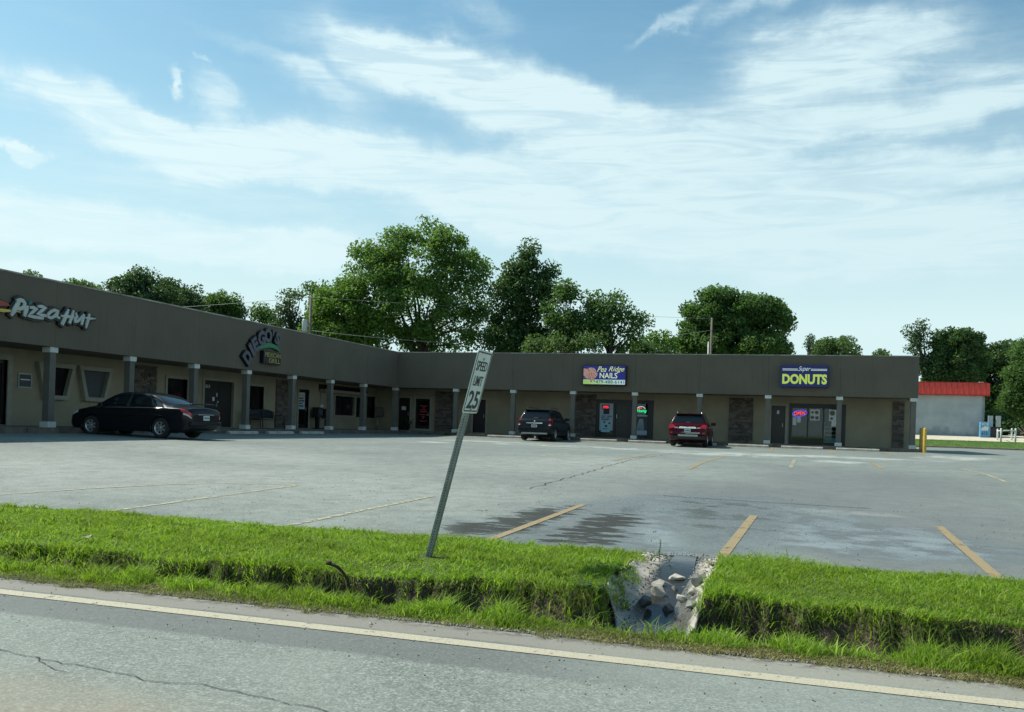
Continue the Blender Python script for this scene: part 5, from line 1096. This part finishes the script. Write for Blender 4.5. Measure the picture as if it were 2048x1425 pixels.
gr_ = empty('guard_rail', (atz(2013, 885, .28).x, atz(2013, 885, .28).y, .2)); tag(gr_, 'white pipe guard frame with four posts on the lawn', 'guard rail'); off2 = Vector(gr_.location)
pp_ = {}
for kk, (px, py, dd) in dict(a=(1995.5, 858, 80), b=(2002.5, 857, 77), c=(2024, 857, 80), d=(2031.5, 857, 77)).items():
    tp = atd(px, py, dd); zb_ = float(lawnz(tp.x, tp.y)); pp_[kk] = tp
    b = MB().tube([(tp.x-off2.x, tp.y-off2.y, zb_-.2-off2.z), (tp.x-off2.x, tp.y-off2.y, tp.z-off2.z-.03), (tp.x-off2.x, tp.y-off2.y, tp.z-off2.z)], [.075, .075, .04], 10); b.build('post', M['white'], gr_)
for i, j in (('a', 'b'), ('b', 'd'), ('a', 'c')): MB().tube([tuple(pp_[i]-off2-Vector((0, 0, .2))), tuple(pp_[j]-off2-Vector((0, 0, .2)))], .05, 8).build('rail', M['white'], gr_)
p = atY(2044, 874, 94); o = empty('timber_pile', (p.x, 94, .93)); tag(o, 'leaning pile of grey boards under the trees at the right edge', 'timber pile')
for k in range(6): MB().box(-.9, .9, -.08, .08, -.02, .02).build('board', M['wood'] if k % 2 else M['frame'], o, loc=(.1*k, -.2*k+.4, .25+.05*k)).rotation_euler = (0, R(25+8*k-(60 if k > 3 else 0)), R(10*k))
# ------------------------------------------------------------------ verge grass
def grassmat(name, stops, trans=.45):
    m = bpy.data.materials.new(name); m.use_nodes = True; t = NT(m); bs = t.b; gi = t.n('ShaderNodeNewGeometry')
    c = t.ramp(gi.outputs['Random Per Island'], stops); pn = t.noise(t.coord(), .9, 5); c = t.mix(t.smooth(pn, .38, .68), c, t.mix(.5, c, (.10, .13, .02)))
    t.base(c); bs.inputs['Roughness'].default_value = .5; bs.inputs['Specular IOR Level'].default_value = .18
    tl = t.n('ShaderNodeBsdfTranslucent'); t.l(t.mix(.35, c, (.42, .66, .02)), tl.inputs[0]); mx = t.n('ShaderNodeMixShader'); mx.inputs[0].default_value = trans
    t.l(bs.outputs[0], mx.inputs[1]); t.l(tl.outputs[0], mx.inputs[2]); t.l(mx.outputs[0], t.t.nodes['Material Output'].inputs[0]); return m
GM = grassmat('verge grass', [(0, (.09, .18, .02)), (.35, (.17, .31, .03)), (.75, (.29, .45, .045)), (.92, (.42, .54, .10)), (1, (.56, .50, .25))], .5)
DM = grassmat('dry grass', [(0, (.05, .035, .02)), (.35, (.14, .10, .05)), (.6, (.30, .24, .12)), (.85, (.45, .40, .18)), (1, (.24, .30, .06))], .3)
HM = grassmat('hanging roots and grass', [(0, (.02, .015, .010)), (.45, (.06, .045, .028)), (.6, (.11, .13, .03)), (.85, (.16, .24, .04)), (1, (.36, .31, .17))], .3)
def blades(X, Y, Z, h, w_, lean, curl, dirv=None):
    n = len(X); a = NR.uniform(0, 2*np.pi, n); cx, sy = np.cos(a)*w_/2, np.sin(a)*w_/2
    la = NR.uniform(0, 2*np.pi, n); lx, ly = np.cos(la)*lean, np.sin(la)*lean
    if dirv is not None: lx, ly = lx+dirv[0], ly+dirv[1]
    m1 = np.stack([X+lx*.35*h, Y+ly*.35*h, Z+h*.55], -1); tp = np.stack([X+lx*h, Y+ly*h, Z+h*(1-curl)], -1)
    off_ = np.stack([cx, sy, 0*cx], -1); b = np.stack([X, Y, Z], -1)
    V = np.stack([b-off_, b+off_, m1+off_*.8, m1-off_*.8, tp], 1).reshape(-1, 3); i = np.arange(n)*5
    F = np.concatenate([np.stack([i, i+1, i+2], -1), np.stack([i, i+2, i+3], -1), np.stack([i+3, i+2, i+4], -1)]); return V, F
def inchute(X, Y): return (X-xch(Y) < .37+.02*np.sin(Y*11)) & (X-xch(Y) > -.27+.06*np.sin(Y*9)-.08*np.clip(Y-7.6, 0, 1)) & (Y > 6.12) & (Y < 9.2)
def scatter(n, x0, x1, y0, y1, keep): X = NR.uniform(x0, x1, n); Y = NR.uniform(y0, y1, n); k = keep(X, Y); return X[k], Y[k]
nearf = lambda X: 5.72+.04*wob(X, 2.4, 4)
pn = lambda X, Y: .5+.25*np.sin(X*1.7+Y*2.3)+.25*np.sin(X*3.9-Y*1.3+1)
zgr = lambda X, Y: np.where((np.abs(X-xch(Y)) < .385) & (Y > 6.25), np.maximum(zch(X, Y), zverge(X, Y)), zverge(X, Y))
VS, FS, k0 = [], [], 0
def addb(V, F):
    global k0
    VS.append(V); FS.append(F+k0); k0 += len(V)
# top of the verge
X, Y = scatter(250000, -15, 6.5, 6.2, 9.06, lambda X, Y: (Y > lipf(X)-.12) & ~inchute(X, Y) & (NR.random(len(X)) < np.where(X < -9, .5, 1)))
fx = np.clip(pn(X, Y), 0, 1); h = (.018+.07*fx*NR.random(len(X))**1.5)*(1+.55*np.exp(-((X+.2)/.55)**2))*(1+.9*np.exp(-((Y-9)/.16)**2)*NR.random(len(X)))*(1+.7*np.exp(-((Y-lipf(X))/.2)**2))
h = h*(1-.75*np.exp(-(((X+3.05)/.16)**2+((Y-7.36)/.16)**2)))
addb(*blades(X, Y, zgr(X, Y), h, NR.uniform(.004, .012, len(X)), NR.uniform(.2, 1.7, len(X)), NR.uniform(.05, .3, len(X)), (.15, -.1)))
# taller tufts
for _ in range(450):
    cx, cy = NR.uniform(-13, 5), NR.uniform(6.5, 9.0)
    if inchute(np.array([cx]), np.array([cy]))[0]: continue
    n = NR.integers(14, 40); X = cx+NR.normal(0, .035, n); Y = cy+NR.normal(0, .035, n); k = ~inchute(X, Y); X, Y = X[k], Y[k]
    addb(*blades(X, Y, zverge(X, Y), NR.uniform(.05, .12, len(X)), NR.uniform(.006, .012, len(X)), NR.uniform(.4, 1.5, len(X)), NR.uniform(.1, .3, len(X))))
# strip between road and ditch
X, Y = scatter(150000, -14, 5.5, 5.42, 5.98, lambda X, Y: (Y > 5.50+.06*wob(X, 5, 2)+.02*np.sin(X*31)) & (Y < nearf(X)+.16) & (NR.random(len(X)) < np.clip((Y-5.40)/.16, .25, 1)))
h = (.022+.085*NR.random(len(X))**1.3)*np.clip((Y-5.42)/.22, .3, 1.3)*(1+.3*np.sin(X*2.1))*np.clip(.75+.5*np.sin(X*7+2*np.sin(X*2.9))+.3*np.sin(X*17+Y*9), .35, 1.5)
addb(*blades(X, Y, zverge(X, Y), h, NR.uniform(.0035, .008, len(X)), NR.uniform(.2, 1.0, len(X)), NR.uniform(.05, .25, len(X)), (.15, .1)))
for _ in range(260):
    cx, cy = NR.uniform(-12, 5), NR.uniform(5.58, 5.9); n = NR.integers(8, 22); X = cx+NR.normal(0, .03, n); Y = cy+NR.normal(0, .025, n)
    addb(*blades(X, Y, zverge(X, Y), NR.uniform(.07, .15, n), NR.uniform(.006, .012, n), NR.uniform(.3, 1.1, n), NR.uniform(.1, .3, n)))
# scattered blades on the ditch floor and banks
X, Y = scatter(60000, -14, 5.5, 5.9, 6.9, lambda X, Y: (Y > nearf(X)) & (Y < lipf(X)) & ~inchute(X, Y) & (NR.random(len(X)) < np.where(X < -3.4, .8, .13)+.35*(np.sin(X*1.9+1.3*np.sin(X*.83)) > .35)) & (np.sin(X*6+Y*4)+np.sin(X*2.7) > -.7))
addb(*blades(X, Y, zverge(X, Y), NR.uniform(.04, .14, len(X)), NR.uniform(.005, .010, len(X)), NR.uniform(.3, 1.1, len(X)), NR.uniform(.1, .35, len(X)), (.1, -.25)))
tag(npmesh('grass', np.concatenate(VS), np.concatenate(FS), GM), kind='stuff')
# hanging thatch over the lip
X, Y = scatter(42000, -14, 5.5, 6.1, 7.0, lambda X, Y: (np.abs(Y-lipf(X)+.03) < .11) & ~inchute(X, Y)); n = len(X)
Z = zverge(X, Y); L_ = NR.uniform(.03, .16, n)*np.clip(.65+.5*np.sin(X*9+2*np.sin(X*3.1)), .2, 1.2); w_ = NR.uniform(.0025, .006, n); dx = NR.normal(0, .35, n); b = np.stack([X, Y, Z], -1); o1 = np.stack([w_, 0*w_, 0*w_], -1)
m1 = b+np.stack([dx*L_*.4, -L_*.35, L_*.22], -1); m2 = b+np.stack([dx*L_, -L_*.75, -L_*.55], -1)
V = np.stack([b-o1, b+o1, m1+o1, m1-o1, m2], 1).reshape(-1, 3); i = np.arange(n)*5
tag(npmesh('bank_thatch', V, np.concatenate([np.stack([i, i+1, i+2], -1), np.stack([i, i+2, i+3], -1), np.stack([i+3, i+2, i+4], -1)]), HM), kind='stuff')
# dry clippings and grit at the road edge
X, Y = scatter(110000, -14, 5.5, 5.26, 5.70, lambda X, Y: (Y > 5.36+.05*wob(X, 3, 1)+.03*np.sin(X*19)-.05*NR.random(len(X))**3) & (NR.random(len(X)) < np.clip(.45+.35*np.sin(X*1.3+1)+.3*wob(X, 7, 3)+.3*(X > -1.5), .12, 1)))
V, F = blades(X, Y, np.where(Y < 5.36, -.719, np.where(Y < 5.42, -.726, zverge(X, Y)+.004)), NR.uniform(.010, .05, len(X)), NR.uniform(.003, .006, len(X)), NR.uniform(.8, 2.2, len(X)), NR.uniform(.4, .8, len(X)))
tag(npmesh('dry_clippings', V, F, DM), kind='stuff')
gt = leafmat('grit', (.10, .085, .065), (.42, .39, .33), 0.0)
def grit(n, fx, size, name):
    X, Y, Z = fx(n); n = len(X); d = NR.normal(size=(n, 6, 3))*size*NR.uniform(.5, 1.3, (n, 1, 1))
    base = np.array([[1, 0, 0], [-1, 0, 0], [0, 1, 0], [0, -1, 0], [0, 0, .8], [0, 0, -.8]])*size*1.2
    V = np.stack([X, Y, Z], -1)[:, None, :]+base[None]*NR.uniform(.5, 1.4, (n, 1, 1))+d*.25; t_ = np.array([[0, 2, 4], [2, 1, 4], [1, 3, 4], [3, 0, 4], [2, 0, 5], [1, 2, 5], [3, 1, 5], [0, 3, 5]])
    F = (np.arange(n)[:, None, None]*6+t_[None]).reshape(-1, 3); tag(npmesh(name, V.reshape(-1, 3), F, gt), kind='stuff')
def gf(n): X = NR.uniform(-12, 4, n); Y = 5.37+np.abs(NR.normal(0, .07, n)); return X, Y, np.where(Y < 5.42, -.718, zverge(X, Y)+.003)
grit(9000, gf, .006, 'gravel')
def gf2(n): X = NR.uniform(-9, 3, n); Y = NR.uniform(4.2, 5.36, n); return X, Y, np.full(n, -.718)
grit(500, gf2, .0045, 'road_grit')
def gf3(n): X = NR.uniform(-9, 5, n); Y = NR.uniform(9.05, 16, n); return X, Y, zlot(X, Y)+.004
grit(700, gf3, .006, 'lot_grit')
def gf4(n): Y = NR.uniform(6.35, 8.95, n); X = xch(Y)+NR.choice([-1, 1], n)*NR.uniform(.12, .30, n); return X, Y, zch(X, Y)+.004
grit(300, gf4, .008, 'chute_rubble')
def gf5(n): Y = NR.uniform(8.7, 9.15, n); X = NR.uniform(-1.4, -.5, n); return X, Y, np.where(Y > 9.02, zlot(X, Y), zch(X, Y))+.004
grit(160, gf5, .008, 'chute_rubble')
# ------------------------------------------------------------------ single plants
def leafplant(name, label, base, h, nst, nleaf, size, spread, mt, cat='plant', group=None, curve=.3, wleaf=.35):
    o = empty(name, base); tag(o, label, cat, group); st = MB(); lv = MB(); r_ = random.Random(int(abs(base[0])*1000)+nst)
    for k in range(nst):
        a = r_.uniform(0, 6.28); hh = h*r_.uniform(.65, 1.0); sx_, sy_ = math.cos(a)*spread*r_.uniform(.3, 1), math.sin(a)*spread*r_.uniform(.3, 1)
        P_ = [Vector((sx_*t_*t_*(1+curve), sy_*t_*t_, hh*t_)) for t_ in (0, .33, .66, 1)]
        st.tube(P_, [h*.012, h*.010, h*.008, h*.004], 5)
        for j in range(nleaf):
            t_ = r_.uniform(.15, 1); b = Vector((sx_*t_*t_*(1+curve), sy_*t_*t_, hh*t_)); q = r_.uniform(0, 6.28); dv = Vector((math.cos(q), math.sin(q), r_.uniform(-.1, .7))).normalized(); s__ = size*r_.uniform(.6, 1.2); pv_ = dv.cross(Vector((0, 0, 1))).normalized()*s__*wleaf
            lv.add([b, b+dv*s__*.5+pv_, b+dv*s__, b+dv*s__*.5-pv_], [(0, 1, 2, 3)])
    st.build('stem', LM['mid'], o); lv.build('foliage', mt, o, recalc=False); return o
def onverge(px, py): 
    z = -.7
    for _ in range(15): p = atz(px, py, z); z = .5*z+.5*float(zverge(p.x, p.y)) if p.y < 9 else float(zlot(p.x, p.y))
    return (p.x, p.y, z)
GL = LM['grassfar']
leafplant('weed', 'tall thin weed growing at the lot edge beside the chute', (*onverge(1318, 1136)[:2], -.69), .26, 3, 22, .022, .03, GL, curve=.1)
leafplant('weed', 'short sprawling weed left of the tall thin one', (*onverge(1302, 1137)[:2], -.68), .13, 5, 14, .022, .09, GL)
leafplant('weed', 'low fine weed trailing right of the tall thin one', (*onverge(1338, 1141)[:2], -.68), .09, 5, 12, .016, .13, GL)
leafplant('weed', 'leafy milkweed-like plant on the right near bank', onverge(1860, 1312), .17, 4, 16, .055, .06, LM['light'])
leafplant('weed', 'broad-bladed weed clump on the bank below the sign', onverge(990, 1215), .13, 9, 5, .09, .10, LM['light'], wleaf=.14)
leafplant('weed', 'broad-leaved weed clump at the foot of the rusty pipe', onverge(745, 1206), .10, 6, 6, .06, .08, LM['light'], wleaf=.2)
leafplant('weed', 'leafy weeds crowding the left rim of the chute', (-1.38, 7.45, -.68), .13, 26, 18, .034, .20, LM['light'])
leafplant('weed', 'dark leafy weeds hanging at the left foot of the chute', (-1.40, 6.75, -.78), .20, 30, 20, .034, .17, LM['mid'])
leafplant('weed', 'tall blade clump at the left bank near the photo edge', onverge(80, 1125), .13, 6, 5, .08, .07, LM['light'], wleaf=.16)
leafplant('dry_weed', 'patch of dry brown weeds at the top of the chute', (*onverge(1425, 1148)[:2], -.665), .05, 16, 14, .02, .10, DM)
leafplant('weed', 'yellow-green weed by the kerb left of the shaded door', (*atY(957, 866, 48.9)[:2], -.17) if False else (-18.35, 48.75, -.19), .42, 6, 16, .14, .28, LM['light'])
leafplant('weed', 'small weed at the kerb beside a column', (-19.3, 48.75, -.19), .25, 5, 12, .1, .2, LM['light'])
leafplant('weed', 'faint small weed at the kerb left of the column', (-20.4, 48.75, -.19), .18, 4, 10, .08, .15, LM['light'])
leafplant('shrub', 'shaded bushy plant beside the paper-notice door in the corner', (-22.6, 50.9, 0), .8, 10, 26, .12, .3, LM['dark'])
for k, (px, py) in enumerate([(1902, 1290), (1925, 1292), (1962, 1300), (1847, 1290)]):
    b = onverge(px, py+14); o = empty('clover_flower', b); tag(o, ['white clover head leftmost of the three on the right bank', 'white clover head in the middle of the right bank group', 'white clover head nearest the photo edge', 'white clover head beside the milkweed-like plant'][k], 'flower', 'clover flowers on the right bank')
    MB().tube([(0, 0, 0), (.004, 0, .085)], .0018, 4).build('stem', GL, o); bb = MB()
    for j in range(26):
        q = rnd.uniform(0, 6.28); e = rnd.uniform(-.3, 1.4); dv = Vector((math.cos(q)*math.cos(e), math.sin(q)*math.cos(e), math.sin(e))); bb.tube([Vector((.004, 0, .088)), Vector((.004, 0, .088))+dv*.011], [.0012, .002], 4)
    bb.build('bloom', M['paper'], o)
# litter in the grass
o = MB(); b = onverge(178, 1083); r_ = random.Random(4); V = [(r_.uniform(-.06, .06), r_.uniform(-.04, .04), r_.uniform(.02, .07)) for _ in range(9)]
o.add(V, [(0, 1, 2), (2, 3, 4), (4, 5, 0), (1, 6, 7), (7, 8, 3), (5, 6, 8)]); o = o.build('paper_scrap', noisy('stained paper', (.42, .36, .28), None, 30, .9), loc=b, recalc=False); tag(o, 'crumpled pale paper scrap lying in the grass at the left', 'litter')
b = atz(742, 1250, -.72); o = rockmesh(91, .035, .022, .025).build('pebble', M['rock_pale'], loc=(b.x, b.y, -.712)); tag(o, 'single pale pebble on the road shoulder', 'pebble')
# ------------------------------------------------------------------ world, sun, camera
W_ = bpy.data.worlds.new('World'); scene.world = W_; W_.use_nodes = True; t = NT.__new__(NT); t.m = W_; t.t = W_.node_tree; t.b = None
bg = t.t.nodes['Background']; sky = t.n('ShaderNodeTexSky', sky_type='NISHITA'); sky.sun_disc = False; sun_v = Vector((-1, .10, math.tan(R(50))*1.005)).normalized()
sky.sun_elevation = math.asin(sun_v.z); sky.sun_rotation = math.atan2(sun_v.x, sun_v.y); sky.altitude = 300; sky.air_density = 1.0; sky.dust_density = 1.4; sky.ozone_density = 1.2
tc = t.n('ShaderNodeTexCoord'); sp = t.n('ShaderNodeSeparateXYZ'); t.l(tc.outputs['Generated'], sp.inputs[0])
az = t.math('ARCTAN2', sp.outputs['X'], sp.outputs['Y']); el = t.math('ARCSINE', sp.outputs['Z']); cb = t.n('ShaderNodeCombineXYZ'); t.l(az, cb.inputs[0]); t.l(el, cb.inputs[1]); ae = cb.outputs[0]
nz = t.n('ShaderNodeTexNoise'); t.l(ae, nz.inputs[0]); nz.inputs['Scale'].default_value = 5; nz.inputs['Detail'].default_value = 8; nz.inputs['Roughness'].default_value = .6
sc_ = t.n('ShaderNodeVectorMath', operation='MULTIPLY_ADD'); t.l(nz.outputs['Color'], sc_.inputs[0]); sc_.inputs[1].default_value = (.20, .11, 0); sc_.inputs[2].default_value = (-.10, -.055, 0)
wv = t.n('ShaderNodeVectorMath', operation='ADD'); t.l(ae, wv.inputs[0]); t.l(sc_.outputs[0], wv.inputs[1]); w = wv.outputs[0]
def azel(x, y): d = ray(x, y).normalized(); return math.atan2(d.x, d.y), math.asin(d.z)
acc = None
for x, y, hl, hw, ang, wt in [(950, 175, 330, 62, 20, .95), (1060, 215, 200, 45, 20, .5), (700, 195, 120, 34, 24, .55), (400, 280, 400, 42, 14, .8), (560, 320, 300, 36, 16, .6), (950, 365, 260, 36, 20, .62), (860, 405, 160, 14, 20, .4), (460, 190, 80, 26, 48, .45), (362, 145, 34, 9, 42, .8), (362, 168, 20, 7, 30, .6), (405, 99, 16, 5, 35, .4),
                              (220, 440, 300, 34, 8, .95), (560, 500, 220, 26, 7, .9), (110, 545, 200, 22, 4, .8), (150, 470, 180, 26, 10, .5), (330, 230, 180, 20, 22, .45), (20, 292, 40, 9, 20, .8), (1350, 300, 380, 60, 12, .55), (1680, 90, 200, 60, -8, .48), (1490, 15, 120, 22, -22, .55), (1900, 325, 150, 30, 3, .5), (1450, 400, 480, 55, 8, .5),
                              (1250, 455, 300, 40, 6, .45), (1700, 240, 240, 26, -6, .45), (1330, 55, 80, 10, -28, .4), (950, 25, 90, 22, 10, .35), (560, 110, 150, 16, 22, .3), (180, 200, 160, 16, 12, .35), (850, 95, 170, 16, 18, .35), (1120, 150, 180, 20, 24, .3), (1100, 470, 300, 30, 6, .4), (1980, 180, 120, 40, 0, .3), (1500, 500, 420, 60, 3, .5), (1900, 480, 300, 60, 0, .45), (1560, 180, 150, 40, -10, .4), (1650, 250, 400, 120, 4, .22), (1500, 430, 600, 110, 4, .45), (560, 380, 480, 110, 10, .32), (1850, 120, 250, 90, 0, .3), (730, 330, 200, 40, 14, .5), (1150, 350, 130, 28, 12, .35)]:
    (a0, e0), (a1, e1) = azel(x, y), azel(x+60*math.cos(R(ang)), y+60*math.sin(R(ang))); th = math.atan2(e1-e0, a1-a0)
    mp = t.n('ShaderNodeMapping', vector_type='TEXTURE'); t.l(w, mp.inputs[0]); mp.inputs['Location'].default_value = (a0, e0, 0); mp.inputs['Rotation'].default_value = (0, 0, th); mp.inputs['Scale'].default_value = (hl/FPX*1.15, hw/FPX*1.35, 1)
    ln = t.n('ShaderNodeVectorMath', operation='LENGTH'); t.l(mp.outputs[0], ln.inputs[0]); mr = t.n('ShaderNodeMapRange', interpolation_type='SMOOTHERSTEP'); t.l(ln.outputs['Value'], mr.inputs[0]); mr.inputs[1].default_value = 1.35; mr.inputs[2].default_value = .15; mr.inputs[3].default_value = 0; mr.inputs[4].default_value = wt
    acc = mr.outputs[0] if acc is None else t.math('ADD', acc, mr.outputs[0])
def fibre(rot, sx_, sy_, sc__, det, dist, loc=(0, 0, 0)):
    mp = t.n('ShaderNodeMapping'); t.l(ae, mp.inputs[0]); mp.inputs['Rotation'].default_value = (0, 0, R(rot)); mp.inputs['Scale'].default_value = (sx_, sy_, 1); mp.inputs['Location'].default_value = loc
    f_ = t.n('ShaderNodeTexNoise'); t.l(mp.outputs[0], f_.inputs[0]); f_.inputs['Scale'].default_value = sc__; f_.inputs['Detail'].default_value = det; f_.inputs['Roughness'].default_value = .64; f_.inputs['Distortion'].default_value = dist; return f_.outputs['Fac']
fA = fibre(17, 1.5, 6.5, 3.0, 13, .9); fB = fibre(-8, 1.6, 4.0, 9.0, 10, .6, (3, 2, 0)); fC = fibre(24, 1.0, 5.0, 9.0, 10, .4, (7, 1, 0))
tex = t.math('ADD', t.math('MULTIPLY', fA, .62), t.math('ADD', t.math('MULTIPLY', fC, .24), t.math('MULTIPLY', fB, .14)))
vv = t.math('ADD', t.math('ADD', t.math('MULTIPLY', acc, .80), .10), t.math('MULTIPLY', t.math('SUBTRACT', tex, .485), t.math('ADD', t.math('MULTIPLY', acc, 1.5, True), .75)))
fD = fibre(20, 1.2, 9.0, 5.0, 12, 1.2, (1, 5, 0))
cov = t.math('MULTIPLY', t.math('ADD', t.math('MULTIPLY', t.smooth(vv, .02, .98), .88), t.math('MULTIPLY', t.smooth(vv, .32, .70), .20)), t.math('ADD', .62, t.math('MULTIPLY', t.smooth(fD, .34, .62), .42)), True)
haze = t.math('POWER', t.math('SUBTRACT', 1, t.math('MULTIPLY', t.math('MAXIMUM', el, 0), 1.75), True), 2.5)
sv = t.n('ShaderNodeVectorMath', operation='DOT_PRODUCT'); t.l(tc.outputs['Generated'], sv.inputs[0]); sv.inputs[1].default_value = tuple(sun_v)
glow = t.smooth(sv.outputs['Value'], .1, .95)
mul = t.n('ShaderNodeVectorMath', operation='SCALE'); t.l(sky.outputs[0], mul.inputs[0]); mul.inputs[3].default_value = SKYS = .105
tint = t.mix(1.0, mul.outputs[0], (.66, 1.07, 1.03), 'MULTIPLY')
base_ = t.mix(t.math('ADD', t.math('MULTIPLY', haze, 1.75), t.math('MULTIPLY', glow, .05), True), tint, (.55, .71, .725))
cc = t.mix(glow, (.54, .69, .73), (.64, .78, .80))
t.l(t.mix(t.math('MULTIPLY', cov, .95, True), base_, cc), bg.inputs[0]); bg.inputs[1].default_value = 1.0
sun = bpy.data.lights.new('sun', 'SUN'); sun.energy = 4.3; sun.angle = R(.6); sun.color = (1, .95, .86); so_ = bpy.data.objects.new('sun', sun); COL.objects.link(so_)
so_.rotation_euler = sun_v.to_track_quat('Z', 'Y').to_euler(); so_.location = (0, 0, 60)
cam = bpy.data.cameras.new('camera'); co = bpy.data.objects.new('camera', cam); COL.objects.link(co)
co.matrix_world = Matrix(((Rv.x, Uv.x, -Fv.x, 0), (Rv.y, Uv.y, -Fv.y, 0), (Rv.z, Uv.z, -Fv.z, ZC), (0, 0, 0, 1)))
cam.sensor_width = 36; cam.lens = FPX/2048*36; cam.shift_y = (CYPX-712.5)/2048; cam.clip_start = .1; cam.clip_end = 5000
scene.camera = co
scene.view_settings.view_transform = 'Standard'; scene.view_settings.look = 'None'; scene.view_settings.exposure = .35; scene.view_settings.gamma = 1
scene.cycles.max_bounces = 8; scene.cycles.transparent_max_bounces = 12
